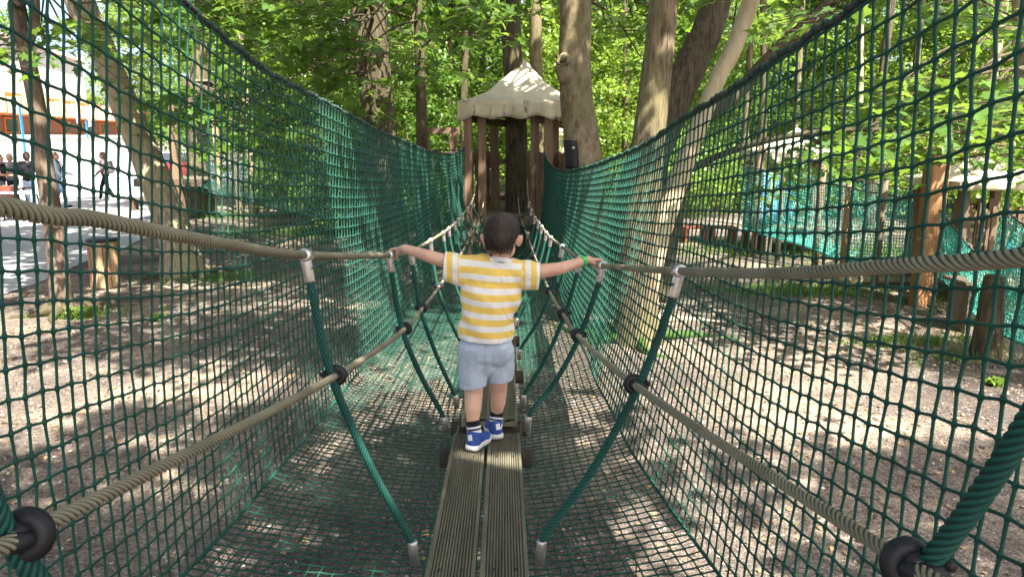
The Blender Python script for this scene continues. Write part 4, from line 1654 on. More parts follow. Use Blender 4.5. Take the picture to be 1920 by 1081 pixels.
# ------------------------------------------------------------------ the wood beyond
def sapling(x, y, mesh, sc, label, group, name='young_maple', h=6.0, stem=True):
    t = thing(name, label, 'tree' if name != 'shrub' else 'shrub', (x, y, 0), group)
    if stem:
        mb = MB()
        lean = A(random.uniform(-.5, .5), random.uniform(-.5, .5), h * sc)
        mb.tube(spline([A(x, y, -0.1), A(x, y, 0) + lean * 0.5 + A(random.uniform(-.15, .15), 0, 0), A(x, y, 0) + lean], 10), np.linspace(0.075, 0.02, 10), 7)
        mb.build('trunk', random.choice([M['bark_grey'], M['bark_light'], M['bark_red']]), t)
    add_crown(t, mesh, (x, y, 0.15 if name == 'shrub' else 0.7), sc=sc)
    return t
rg = random.Random(5)
def blocked(x, y):
    ax = (x / y) * FPX + 945
    return (ax < 460 and y < 75) or ax > 2250 or ax < -300
cnt = 0
rows_ = [(19.5, 2.3, 0.8), (23, 2.4, 0.95), (27.5, 2.7, 1.1), (33, 3.1, 1.35), (40, 3.8, 1.7)]
for (yy, sp_, sc) in rows_:
    x = -0.55 * yy - 4
    while x < 0.85 * yy + 2:
        xx, y = x + rg.uniform(-.8, .8), yy + rg.uniform(-1.7, 1.7)
        px_ = xx / y * FPX + 945
        keep = not blocked(xx, y)
        if yy < 22 and (px_ > 1150 or px_ < 620):
            keep = False
        if yy < 26 and 1260 < px_ < 1800:
            keep = keep and rg.random() < 0.35
        if keep:
            sapling(xx, y, SAPS[cnt % 4], sc * rg.uniform(0.8, 1.15), 'leafy young maple in the sunlit thicket behind the play huts', 'young maples of the thicket behind the huts')
            cnt += 1
        x += sp_ * rg.uniform(0.8, 1.3)
# trees behind the building on the square
for (px_, d, sc) in ((430, 52, 2.0), (520, 46, 1.8), (350, 64, 2.4), (270, 70, 2.2), (60, 76, 2.0), (-60, 74, 2.6)):
    q = P(px_, 255, d)
    sapling(q[0], q[1], SAPS[cnt % 4], sc, 'tall green tree rising behind the orange building on the square', 'trees behind the orange building')
    cnt += 1
# slim trunks in the thicket
for k, (px_, d, w, m) in enumerate([(845, 21, 13, 'bark_red'), (826, 27, 10, 'bark_red'), (742, 25, 14, 'bark_light'), (905, 24, 12, 'bark_red'), (610, 23, 12, 'bark_grey'), (540, 26, 14, 'bark_grey'), (470, 22, 12, 'bark_light'), (1140, 22, 11, 'bark_grey'), (1205, 26, 12, 'bark_light'), (1390, 24, 12, 'bark_grey'), (1505, 27, 16, 'bark_red'), (1600, 25, 13, 'bark_light'), (1700, 26, 14, 'bark_grey'), (1840, 22, 18, 'bark_light'), (1480, 21, 12, 'bark_grey'), (668, 20, 16, 'bark_dark'), (875, 19, 13, 'bark_dark'), (1165, 18, 12, 'bark_dark'), (1420, 19, 14, 'bark_dark'), (1640, 18, 16, 'bark_dark')]):
    q = P(px_, 300, d)
    t = thing('forest_tree', 'slim bare lower trunk among the sunlit thicket', 'tree', (q[0], q[1], 0), 'slim trunks in the thicket')
    tp = A(q[0] + rg.uniform(-.5, .5), q[1], 9.5)
    bark_trunk(t, [A(q[0], q[1], -0.1), A(q[0] + rg.uniform(-.1, .1), q[1], 3), tp], [S(w, d) / 2 * 1.2, S(w, d) / 2, S(w, d) / 3], M[m], 0.08, 10, 0.4)
    if k % 2 == 0:
        add_crown(t, CROWNS[k % 3], tp, sc=0.8)
# shrubs low under the trees
for (px_, d, sc) in [(1135, 17, 0.9), (1165, 19.5, 1.1), (655, 18, 0.8), (590, 20, 1.0), (745, 19, 0.9), (835, 18.5, 0.8), (1320, 22, 0.9), (1400, 23, 0.9), (1560, 22, 0.9), (1650, 21.5, 1.0), (1900, 19, 1.2), (1790, 21, 1.0), (1985, 16, 1.2), (520, 22, 0.8), (1090, 20, 1.2), (1240, 21, 1.2)]:
    q = P(px_, 300, d)
    sapling(q[0], q[1], SHRUBS[cnt % 3], sc, 'low leafy shrub on the forest floor behind the bridge', 'low shrubs on the forest floor', 'shrub', stem=False)
    cnt += 1
# unseen maples added out of view; crowns placed and sized to dapple the light
for k, (x, y, z, sc) in enumerate([(-3.5, -3.2, 8.6, 1.0), (0.6, -4.6, 9.0, 1.05), (3.4, -2.6, 8.2, 0.95), (-6.8, -0.2, 7.6, 0.85), (6.4, -0.8, 8.2, 0.32), (0.9, -1.0, 8.6, 0.5), (0.4, 4.4, 8.8, 0.75), (7.4, 5.2, 8.0, 0.3), (-7.5, 5.0, 7.4, 0.75), (8.4, 2.4, 8.0, 0.32), (4.6, 7.0, 8.0, 0.6), (-14.0, 13.0, 8.5, 1.0), (-12.0, 19.5, 8.8, 0.95), (-18.5, 17.0, 8.8, 1.0)]):
    t = thing('maple_tree', 'unseen maple added out of view, its crown sized to cast dappled shade', 'tree', (x, y, 0), 'unseen maples added for shade')
    bx = x + (2.6 if x > 0 else -2.6) if abs(x) < 2.5 else x
    if 0 < y < 13 and abs(bx) < 5.5:
        bx = 6.3 if bx > 0 else -8.5
    if y > 12:
        bx = x - 3.0
    t.location = (bx, y if y < 0.5 else y - 1.0, 0)
    by = t.location[1]
    if not (0 < by):
        bark_trunk(t, [A(bx, by, -0.1), A(bx, by, 3), A((bx + x) / 2, y, z - 2), A(x, y, z)], [0.24, 0.2, 0.16, 0.08], M['bark_grey'])
    add_crown(t, CROWNS[k % 3], (x, y, z), sc=sc)

# ------------------------------------------------------------------ play huts
def canvasmat():
    m, N, L, b = newmat('canvas')
    co = coords(N, L, (1, 1, 1))
    n = N.new('ShaderNodeTexNoise')
    n.inputs['Scale'].default_value = 3.0
    n.inputs['Detail'].default_value = 7
    L.new(co, n.inputs['Vector'])
    r = ramp(N, [(0.3, (0.56, 0.5, 0.36)), (0.65, (0.74, 0.67, 0.49))])
    L.new(n.outputs[0], r.inputs[0])
    n2 = N.new('ShaderNodeTexNoise')
    n2.inputs['Scale'].default_value = 1.0
    n2.inputs['Detail'].default_value = 9
    n2.inputs['Roughness'].default_value = 0.75
    L.new(coords(N, L, (9, 9, 2.6)), n2.inputs['Vector'])
    r2 = ramp(N, [(0.53, (0, 0, 0)), (0.66, (1, 1, 1))])
    L.new(n2.outputs[0], r2.inputs[0])
    at = N.new('ShaderNodeAttribute')
    at.attribute_name = 'band'
    mu = N.new('ShaderNodeMath')
    mu.operation = 'MULTIPLY'
    L.new(r2.outputs[0], mu.inputs[0])
    L.new(at.outputs['Fac'], mu.inputs[1])
    mx = N.new('ShaderNodeMixRGB')
    L.new(mu.outputs[0], mx.inputs[0])
    L.new(r.outputs[0], mx.inputs[1])
    mx.inputs[2].default_value = (0.12, 0.085, 0.05, 1)
    L.new(mx.outputs[0], b.inputs['Base Color'])
    b.inputs['Roughness'].default_value = 0.85
    b.inputs['Specular IOR Level'].default_value = 0.15
    t = N.new('ShaderNodeBsdfTranslucent')
    L.new(mx.outputs[0], t.inputs['Color'])
    ms = N.new('ShaderNodeMixShader')
    ms.inputs[0].default_value = 0.2
    L.new(b.outputs[0], ms.inputs[1])
    L.new(t.outputs[0], ms.inputs[2])
    L.new(ms.outputs[0], N['Material Output'].inputs[0])
    return m
M['canvas'] = canvasmat()

def tent_roof(parent, cx, cy, hx, hy, z_eave, z_apex, drop, apex=(0, 0), seed=0.0, name='roof'):
    nseg, nr = 96, 18
    rows, band = [], []
    def perim(k):
        a = 4 * k / nseg
        s = int(a) % 4
        f = a - int(a)
        f = 2 * f - 1
        c = [(f, -1), (1, f), (-f, 1), (-1, -f)][s]
        return A(c[0], c[1])
    for i in range(nr + 4):
        row = []
        for k in range(nseg + 1):
            q = perim(k)
            q = q / max(1.0, np.linalg.norm(q) * 0.75)
            if i < nr:
                r = 1 - i / (nr - 1) * 0.985
                h = (1 - r) ** 1.8
                ridge = 0.045 * abs(math.sin(k * 2 * PI / nseg * 4 + 0.4)) * r * (1 - r) * 2 + 0.035 * nz(q[0] * r * 2.5, q[1] * r * 2.5, seed, 2.0)
                x = cx + q[0] * hx * r + apex[0] * (1 - r)
                y = cy + q[1] * hy * r + apex[1] * (1 - r)
                row.append((x, y, z_eave + (z_apex - z_eave) * h + ridge))
            else:
                j = (i - nr + 1) / 4
                wav = 0.5 + 0.5 * math.sin(k * 2 * PI / nseg * 16 + seed)
                dz = drop * (0.82 + 0.2 * wav + 0.12 * nz(q[0] * 3, q[1] * 3, seed + 4)) * j
                o = 1 + 0.045 * math.sin(k * 2 * PI / nseg * 22 + seed * 2) * j - 0.02 * j
                row.append((cx + q[0] * hx * o, cy + q[1] * hy * o, z_eave - dz))
            band.append(1.0 if i >= nr or i < 2 else max(0, 0.75 - i * 0.12))
        rows.append(row)
    order = list(range(nr - 1, -1, -1)) + list(range(nr, nr + 4))
    nb = nseg + 1
    mb = MB()
    mb.grid([rows[i] for i in order])
    o = mb.build(name, M['canvas'], parent)
    band_attr(o.data, [band[i * nb + k] for i in order for k in range(nb)])
    s = o.modifiers.new('s', 'SOLIDIFY')
    s.thickness = 0.006
    return o

def upright(parent, name, px, y0, y1, w, d, mat, dep=None, z1=None, bev=0.008, lean=0.0):
    a, b = P(px, y0, d), P(px, y1, d)
    x = 0.5 * (a[0] + b[0])
    z_lo = b[2] if z1 is None else z1
    W = S(w, d)
    mb = MB()
    mb.beam((x, d, z_lo), (x + lean, d, a[2]), W, dep or W, up=(0, 1, 0), bev=bev)
    return mb.build(name, M[mat], parent, smooth=False)

def logbar(parent, name, a, b, r, mat, wob=0.06, sides=12):
    mb = MB()
    a, b = np.array(a, float), np.array(b, float)
    e = (b - a) / np.linalg.norm(b - a)
    mb.tube(np.vstack([[a], [a + e * 0.012], spline([a + e * 0.05, b - e * 0.05], 6), [b - e * 0.012], [b]]), [r * 0.85, r] + [r] * 6 + [r, r * 0.85], sides, wob=wob)
    return mb.build(name, M[mat], parent)

# the hut at the end of the bridge
HZ = 0.93
hut = thing('play_hut', 'wooden platform hut with a stained cream tent roof at the end of the rope bridge', 'play hut', (0.1, 13.5, 0))
tent_roof(hut, 0.27, 13.5, 1.03, 1.03, P(900, 188, 12.5)[2], P(982, 110, 13.5)[2], 0.30, apex=(0.08, 0.0), seed=1.3)
upright(hut, 'post', 878, 212, 425, 15, 12.66, 'wood_red', z1=0.0)
upright(hut, 'post', 904, 214, 425, 15, 12.74, 'wood_red', z1=0.0)
upright(hut, 'post', 1028, 214, 425, 15, 12.66, 'wood_red', z1=0.0)
upright(hut, 'post', 999, 214, 400, 9, 12.78, 'wood_red', z1=0.0)
upright(hut, 'post', 1007, 214, 400, 7, 12.8, 'wood_red', z1=0.0)
upright(hut, 'post', 927, 228, 395, 15, 14.25, 'wood_red', z1=0.0)
upright(hut, 'post', 1040, 228, 395, 14, 14.3, 'wood_red', z1=0.0)
# round beams under the eaves
logbar(hut, 'beam', P(884, 222, 12.9), P(951, 232, 13.6), 0.062, 'wood_brown')
logbar(hut, 'beam', P(1006, 223, 12.72), P(1062, 236, 13.4), 0.062, 'wood_brown')
logbar(hut, 'beam', (-0.62, 12.62, 2.62), (1.12, 12.62, 2.62), 0.05, 'wood_brown')
logbar(hut, 'beam', (-0.62, 14.3, 2.62), (1.12, 14.3, 2.62), 0.05, 'wood_brown')
# railings: top rail, bottom rail, uprights
for z in (HZ + 0.17, HZ + 0.86):
    mb = MB()
    mb.beam((-0.6, 14.36, z), (1.05, 14.36, z), 0.04, 0.09)
    mb.build('rail', M['wood_red'], hut, smooth=False)
    mb = MB()
    mb.beam((-0.62, 12.75, z), (-0.62, 14.34, z), 0.04, 0.09)
    mb.build('rail', M['wood_red'], hut, smooth=False)
    mb = MB()
    mb.beam((1.06, 12.75, z), (1.06, 14.34, z), 0.04, 0.09)
    mb.build('rail', M['wood_red'], hut, smooth=False)
for k in range(9):
    x = -0.5 + k * 0.19
    mb = MB()
    mb.beam((x, 14.31, HZ - 0.02), (x + random.uniform(-.02, .02), 14.31, HZ + 1.02 + random.uniform(-.03, .03)), 0.085, 0.032, up=(0, 1, 0))
    mb.build('slat', M['wood_red'], hut, smooth=False)
for k in range(8):
    y = 12.86 + k * 0.19
    for x in (-0.575, 1.015):
        mb = MB()
        mb.beam((x, y, HZ - 0.02), (x, y + random.uniform(-.02, .02), HZ + 1.02 + random.uniform(-.03, .03)), 0.032, 0.085, up=(0, 1, 0))
        mb.build('slat', M['wood_red'], hut, smooth=False)
for (px, d) in ((1004, 13.3), (1012, 13.05), (1019, 12.9)):
    upright(hut, 'slat', px, 286, 402, 8, d, 'wood_red', dep=0.03, z1=HZ - 0.02)
# floor of boards, front fascia and joists
for k in range(8):
    y = 12.66 + k * 0.222
    if y < 14.4:
        mb = MB()
        mb.box((0.21, y + 0.1, HZ - 0.02), (1.75, 0.212, 0.04), bev=0.005)
        mb.build('floor_board', M['wood_grey'], hut, smooth=False)
mb = MB()
mb.box((0.21, 12.60, HZ - 0.085), (1.8, 0.05, 0.13), bev=0.006)
mb.build('fascia', M['wood_grey'], hut, smooth=False)
for x in (-0.5, 0.9):
    mb = MB()
    mb.beam((x, 12.65, HZ - 0.11), (x, 14.4, HZ - 0.11), 0.08, 0.13)
    mb.build('joist', M['wood_brown'], hut, smooth=False)

# rubber pad strapped to the mottled trunk
pad = MB()
c = P(1072, 290, 10.68)
hh, ww = S(52, 10.7) / 2, S(25, 10.7) / 2
tl = 0.04
X = []
for i in range(9):
    v = 1 - 2 * i / 8
    X.append([(c[0] + ww * u + tl * -v * 0.5, c[1] + 0.05 * u * u * 1.0 + 0.03 * (1 - u), c[2] + hh * v) for u in np.linspace(-1, 1, 7)])
pad.grid(X)
po = pad.build('rubber_pad', M['rubber'], None, loc=c)
sl = po.modifiers.new('s', 'SOLIDIFY')
sl.thickness = 0.02
tag(po, 'black rubber pad bolted to the mottled trunk beside the hut', 'pad')
for (dx, dz, m_, r_) in ((0.02, 0.09, 'steel', 0.022), (0.02, -0.09, 'rubber', 0.016)):
    mb = MB()
    q = c + A(dx, -0.006, dz)
    mb.tube([q, q + A(0, -0.018, 0), q + A(0, -0.026, 0)], [r_, r_, r_ * 0.6], 12)
    mb.build('bolt', M[m_], po)

def generic_hut(label, cx, cy, w, zf, ze, za, mat='wood_red', slats=True, apex=(0, 0), drop=0.22, roof=True, rot_posts=0.0):
    t = thing('play_hut', label, 'play hut', (cx, cy, 0))
    h = w / 2
    if roof:
        tent_roof(t, cx, cy, h * 1.18, h * 1.18, ze, za, drop, apex, seed=cx)
    for sx in (-1, 1):
        for sy in (-1, 1):
            mb = MB()
            mb.beam((cx + sx * h * 0.92, cy + sy * h * 0.92, 0), (cx + sx * h * 0.92, cy + sy * h * 0.92, ze), 0.12, 0.12, up=(0, 1, 0), bev=0.01)
            mb.build('post', M[mat], t, smooth=False)
    nb = max(4, int(w / 0.2))
    for k in range(nb):
        mb = MB()
        mb.box((cx, cy - h + (k + 0.5) * w / nb, zf - 0.02), (w, w / nb - 0.012, 0.045))
        mb.build('floor_board', M['wood_grey'], t, smooth=False)
    for sy in (-1, 1):
        mb = MB()
        mb.box((cx, cy + sy * (h - 0.06), zf - 0.115), (w, 0.07, 0.14))
        mb.build('joist', M['wood_brown'], t, smooth=False)
    if slats:
        for z in (zf + 0.15, zf + 0.8):
            for sy in (-1, 1):
                mb = MB()
                mb.beam((cx - h * 0.85, cy + sy * h * 0.9, z), (cx + h * 0.85, cy + sy * h * 0.9, z), 0.04, 0.09)
                mb.build('rail', M[mat], t, smooth=False)
        n = int(w * 0.85 * 2 / 2 / 0.15)
        for sy in (-1, 1):
            for k in range(n):
                x = cx - h * 0.8 + k * (1.6 * h) / (n - 1)
                mb = MB()
                mb.beam((x, cy + sy * h * 0.9 - 0.037, zf - 0.05), (x, cy + sy * h * 0.9 - 0.037, zf + 0.93 + random.uniform(-.03, .03)), 0.08, 0.03, up=(0, 1, 0))
                mb.build('slat', M[mat], t, smooth=False)
    return t

def at(px, py, d):
    return P(px, py, d)
q = at(1056, 280, 18.5)
generic_hut('play hut half hidden behind the mottled trunk, cream roof over a slatted rail', q[0], 18.5, 1.15, 1.15, 2.25, 2.75, drop=0.5)
q = at(1492, 300, 15.2)
generic_hut('farther play hut right of the bridge with a pale roof and a striped banner inside', q[0], 15.2, 1.5, 0.5, at(1490, 292, 15)[2] + 0.1, at(1490, 250, 15)[2] + 0.12, 'wood_grey', slats=False)
q = at(1850, 330, 11.3)
hr = generic_hut('play hut by the big orange post with a white roof and brown slatted rail', at(1843, 330, 11.0)[0], 11.0, 1.35, at(1800, 508, 10.4)[2], at(1850, 338, 10.6)[2], at(1850, 285, 11)[2], 'wood_brown', drop=0.12)

# banner in blue and yellow stripes hung in the farther hut
m, N, L, b = newmat('banner')
tc = N.new('ShaderNodeTexCoord')
sx = N.new('ShaderNodeSeparateXYZ')
L.new(tc.outputs['Object'], sx.inputs[0])
mth = N.new('ShaderNodeMath')
mth.operation = 'MULTIPLY'
mth.inputs[1].default_value = 4.2
L.new(sx.outputs[0], mth.inputs[0])
fr = N.new('ShaderNodeMath')
fr.operation = 'FRACT'
L.new(mth.outputs[0], fr.inputs[0])
r = ramp(N, [(0, (0.08, 0.27, 0.42)), (0.45, (0.15, 0.36, 0.4)), (0.6, (0.42, 0.45, 0.13)), (0.75, (0.1, 0.32, 0.4))], 'CONSTANT')
L.new(fr.outputs[0], r.inputs[0])
L.new(r.outputs[0], b.inputs['Base Color'])
b.inputs['Roughness'].default_value = 0.7
M['banner'] = m
a0, a1 = at(1432, 322, 14.4), at(1484, 418, 14.4)
X = []
for u in np.linspace(0, 1, 24):
    X.append([(a0[0] + (a1[0] - a0[0]) * u, 14.4 + 0.03 * math.sin(u * 16), a0[2] + (a1[2] - a0[2]) * v) for v in np.linspace(0, 1, 6)])
mb = MB()
mb.grid(X)
bn = mb.build('banner', M['banner'], None, loc=a0)
bn.modifiers.new('s', 'SOLIDIFY').thickness = 0.006
tag(bn, 'blue and yellow striped cloth hanging in the farther hut', 'banner')

# big orange double post beside the right hut
op = thing('timber_post', 'big orange square timber post with a shorter one bolted in front', 'post', tuple(G(1735, 566)))
upright(op, 'tall_post', 1744, 282, 560, 34, 10.3, 'wood_orange', z1=-0.05, bev=0.012)
upright(op, 'short_post', 1727, 447, 566, 25, 10.08, 'wood_orange', z1=-0.05, bev=0.012)
mb = MB()
a, b = at(1757, 322, 10.24), at(1790, 266, 10.3)
mb.beam(a, b, 0.12, 0.1)
mb.build('brace', M['wood_orange'], op, smooth=False)
mb = MB()
mb.beam(at(1690, 292, 10.5), at(1900, 268, 10.5), 0.09, 0.13)
mb.build('cross_beam', M['wood_pale'], op, smooth=False)
# thin poles that carry the turquoise net
for (px, y0, yb, w, d, m_, lab) in ((1424, 270, 0, 11, 14.3, 'wood_red', 'brown pole at the far left end of the turquoise net'), (1470, 300, 0, 10, 13.9, 'wood_grey', 'grey pole in front of the striped banner'), (1543, 300, 0, 13, 13.0, 'wood_red', 'red brown pole in the middle of the turquoise net'), (1597, 246, 0, 13, 12.2, 'wood_pale', 'tall pale pole rising above the turquoise net'), (1662, 290, 0, 13, 11.5, 'wood_grey', 'mossy grey pole nearest to the big orange post')):
    p = at(px, 300, d)
    t = MB()
    zt = at(px, y0, d)[2]
    t.tube([(p[0], d, -0.1), (p[0], d, zt * 0.5), (p[0] + 0.02, d, zt), (p[0] + 0.02, d, zt + 0.01)], [S(w, d) / 2, S(w, d) / 2, S(w, d) / 2.2, S(w, d) / 3], 12, wob=0.06)
    tag(t.build('wooden_pole', M[m_], None, loc=(p[0], d, 0)), lab, 'pole')

# other net walkways in the park
def trough(label, path, tops, bots, width, mat, cell=0.1, r=0.005, floor=True, rope='net_far'):
    """net walkway: two side nets and a floor net that hang between stations"""
    t = thing('net_walkway', label, 'net walkway', tuple(np.array(path[len(path) // 2]) * A(1, 1, 0)))
    p = np.array(path, float)
    L = np.sum(np.linalg.norm(np.diff(p, axis=0), axis=1))
    n = int(L / cell)
    sp = spline(p, n)
    tz = spline(np.stack([np.linspace(0, 1, len(tops)), tops, np.zeros(len(tops))], 1), n)[:, 1]
    bz = spline(np.stack([np.linspace(0, 1, len(bots)), bots, np.zeros(len(bots))], 1), n)[:, 1]
    tg = np.gradient(sp, axis=0)
    nr = np.stack([-tg[:, 1], tg[:, 0], np.zeros(n)], 1)
    nr /= np.linalg.norm(nr, axis=1, keepdims=True)
    m_ = max(5, int(np.mean(tz - bz) / cell))
    mf = max(3, int(width / cell))
    for s in (-1, 1):
        X = np.zeros((n, m_, 3))
        for j in range(m_):
            k = j / (m_ - 1)
            X[:, j] = sp + nr * s * (width / 2) * (1 - 0.25 * k)
            X[:, j, 2] = tz * (1 - k) + bz * k
        X += RNG.normal(0, 0.006, X.shape)
        mb = MB()
        net_mesh(mb, X, r, 3)
        tag(mb.build('side_net', M[mat], t), kind='stuff')
        mb = MB()
        mb.tube(X[:, 0], 0.014, 6)
        mb.build('edge_rope', M['rope_dark'], t)
    X = np.zeros((n, mf, 3))
    for j in range(mf):
        k = j / (mf - 1)
        X[:, j] = sp + nr * (k - 0.5) * width * 0.75
        X[:, j, 2] = bz - 0.12 * math.sin(PI * k)
    mb = MB()
    net_mesh(mb, X, r, 3)
    tag(mb.build('floor_net', M[mat], t), kind='stuff')
    return t

w0, w1 = at(1415, 420, 14.4), at(1740, 480, 11.3)
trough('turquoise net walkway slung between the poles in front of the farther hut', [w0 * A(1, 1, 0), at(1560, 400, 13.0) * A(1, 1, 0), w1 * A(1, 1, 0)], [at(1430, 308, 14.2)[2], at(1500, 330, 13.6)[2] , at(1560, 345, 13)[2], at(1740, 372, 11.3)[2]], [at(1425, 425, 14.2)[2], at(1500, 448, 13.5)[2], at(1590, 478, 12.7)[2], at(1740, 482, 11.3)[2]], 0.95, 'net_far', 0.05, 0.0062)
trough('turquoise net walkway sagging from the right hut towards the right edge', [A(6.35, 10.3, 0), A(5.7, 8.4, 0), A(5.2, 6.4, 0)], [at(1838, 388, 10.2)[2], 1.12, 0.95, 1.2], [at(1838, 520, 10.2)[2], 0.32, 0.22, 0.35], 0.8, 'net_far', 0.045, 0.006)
trough('dark green net walkway leading from the left station to the play hut', [A(-8.5, 21.0, 0), A(-5.0, 17.6, 0), A(-0.75, 14.0, 0)], [2.5, 2.1, 1.95, 2.0], [1.12, 0.7, 0.62, 0.85], 1.1, 'net_dark', 0.09, 0.0045)

# left station: platform round a trunk, posts, beams, nest box
ls = thing('play_station', 'raised wooden station round a grey trunk on the left beyond the thick bent trunk', 'play station', (-9.0, 21.8, 0))
upright(ls, 'post', 327, 190, 336, 15, 20.6, 'wood_red', z1=0.0)
upright(ls, 'post', 402, 190, 250, 9, 20.8, 'wood_pale', z1=0.9)
upright(ls, 'post', 441, 220, 340, 8, 22.2, 'wood_grey', z1=0.0)
for (a, b, w, h) in ((at(322, 192, 20.7), at(412, 186, 20.7), 0.1, 0.14), (at(345, 152, 20.9), at(425, 180, 20.9), 0.08, 0.14), (at(340, 205, 21.6), at(440, 222, 22.3), 0.08, 0.12)):
    mb = MB()
    mb.beam(a, b, w, h)
    mb.build('beam', M['wood_brown'], ls, smooth=False)
for k in range(9):
    x = -9.75 + k * 0.2
    mb = MB()
    mb.box((x, 21.5, 1.1), (0.19, 1.9, 0.05))
    mb.build('floor_board', M['wood_grey'], ls, smooth=False)
mb = MB()
mb.box((-8.95, 20.52, 1.02), (1.85, 0.06, 0.2))
mb.build('fascia', M['wood_brown'], ls, smooth=False)
nbx = thing('nest_box', 'dark wooden nest box fixed high on the trunk of the left station', 'nest box', tuple(at(387, 175, 21.2)))
q = at(387, 175, 21.2)
mb = MB()
mb.box(q, (0.3, 0.24, 0.5))
nb_ = mb.build('box', M['wood_brown'], nbx, smooth=False)
mb = MB()
mb.box(q + A(0, -0.03, 0.28), (0.4, 0.36, 0.05), rot(R_(-14), 0, 0))
mb.build('lid', M['wood_grey'], nbx, smooth=False)
mb = MB()
mb.tube([q + A(0, -0.125, 0.08), q + A(0, -0.1215, 0.08)], 0.05, 12)
mb.build('hole', M['rubber'], nbx)
st, _p = tree('maple_tree', 'grey trunk growing through the raised station on the left', [(372, 402), (371, 330), (372, 200), (378, 60)], 22.2, [62, 42, 34, 30], M['bark_grey'], 7.5, None, wob=0.12)
# posts and bar of a climbing frame left of the hut
cf = thing('climbing_frame', 'dark timber frame of two posts and a bar left of the play hut', 'climbing frame', tuple(at(825, 300, 16.4) * A(1, 1, 0)))
upright(cf, 'post', 801, 243, 400, 11, 16.4, 'wood_brown', z1=0.0)
upright(cf, 'post', 851, 243, 400, 13, 16.4, 'wood_brown', z1=0.0)
mb = MB()
mb.beam(at(790, 245, 16.4), at(862, 245, 16.4), 0.14, 0.13)
mb.build('bar', M['wood_brown'], cf, smooth=False)
# a low timber rail far behind
fr_ = thing('wire_fence', 'thin timber and wire fence behind the double trunk', 'fence', tuple(at(700, 300, 18) * A(1, 1, 0)))
for px in (640, 690, 745, 868):
    upright(fr_, 'post', px, 262, 400, 7, 18.0, 'wood_brown', z1=0.0)
for y in (266, 285, 304):
    mb = MB()
    a, b = at(620, y, 18.02), at(872, y, 18.02)
    mb.tube(spline([a, (a + b) / 2 - A(0, 0, 0.05), b], 12), 0.012, 6)
    mb.build('wire', M['rope_dark'], fr_)

# pale board fence far right of the bridge
pf = thing('board_fence', 'pale upright board fence far behind the right net', 'fence', tuple(at(1330, 400, 24) * A(1, 1, 0)))
zt = at(1330, 350, 24)[2]
for k in range(12):
    a = at(1268 + k * 10.5, 350, 24)
    mb = MB()
    mb.beam((a[0], 24, -0.05), (a[0], 24, zt + random.uniform(-.05, .05)), 0.155, 0.03, up=(0, 1, 0))
    mb.build('board', M['wood_pale'], pf, smooth=False)
for z in (0.3, zt - 0.25):
    mb = MB()
    a, b = at(1260, 350, 24), at(1396, 350, 24)
    mb.beam((a[0], 24.05, z), (b[0], 24.05, z), 0.05, 0.08)
    mb.build('rail', M['wood_pale'], pf, smooth=False)
# red brown benches
for (px, lab) in ((1302, 'left one of two low red brown benches behind the right net'), (1352, 'right one of two low red brown benches behind the right net')):
    q = G(px, 452)
    t = thing('low_bench', lab, 'bench', tuple(q))
    for k in range(4):
        mb = MB()
        mb.box(q + A(0, -0.17 + k * 0.115, 0.31), (0.56, 0.1, 0.035))
        mb.build('slat', M['bench_red'] if 'bench_red' in M else M.setdefault('bench_red', simple('bench_red', (0.3, 0.075, 0.04), (0.18, 0.045, 0.025), (8, 8, 8), 0.6)), t, smooth=False)
    for sx in (-1, 1):
        mb = MB()
        mb.box(q + A(sx * 0.22, 0, 0.145), (0.07, 0.4, 0.29))
        mb.build('leg', M['bench_red'], t, smooth=False)
# logs and stumps
q = G(1846, 667)
stp = MB()
stp.tube(spline([q + A(0, 0, -0.1), q + A(0.01, 0, 0.1), q + A(0.02, 0.02, 0.5), q + A(0.03, 0.03, 0.84), q + A(0.03, 0.03, 0.85)], 14), list(np.linspace(0.17, 0.115, 13)) + [0.1], 18, wob=0.12)
tag(stp.build('tree_stump', M['bark_dark'], None, loc=q), 'dark upright stump beside the turquoise net at the right', 'stump')
q = G(1425, 470)
stp = MB()
stp.tube(spline([q + A(0, 0, -0.1), q + A(0, 0, 0.2), q + A(0.02, 0, 0.62), q + A(0.02, 0, 0.63)], 10), list(np.linspace(0.2, 0.15, 9)) + [0.13], 16, wob=0.14)
tag(stp.build('tree_stump', M['bark_dark'], None, loc=q), 'dark stump under the farther hut on the right', 'stump')
lg = MB()
a, b = G(1570, 532) + A(0, 0, 0.055), G(1712, 530) + A(0, 0, 0.055)
lg.tube(spline([a, (a + b) / 2, b], 10), 0.06, 12, wob=0.1)
tag(lg.build('fallen_log', M['bark_light'], None, loc=a), 'thin pale log lying on the ground left of the orange post', 'log')
# grey plank shelf by the right net
q = at(1885, 535, 8.4)
sh_ = thing('plank_table', 'grey plank table behind the right net beside the dark stump', 'table', (q[0], 8.8, 0))
for k in range(3):
    mb = MB()
    mb.box((q[0] + 0.15, 8.55 + k * 0.16, q[2]), (1.1, 0.15, 0.04))
    mb.build('plank', M['wood_grey'], sh_, smooth=False)
for sx in (-0.3, 0.55):
    mb = MB()
    mb.box((q[0] + sx, 8.71, q[2] / 2 - 0.02), (0.07, 0.4, q[2] - 0.05))
    mb.build('leg', M['wood_grey'], sh_, smooth=False)
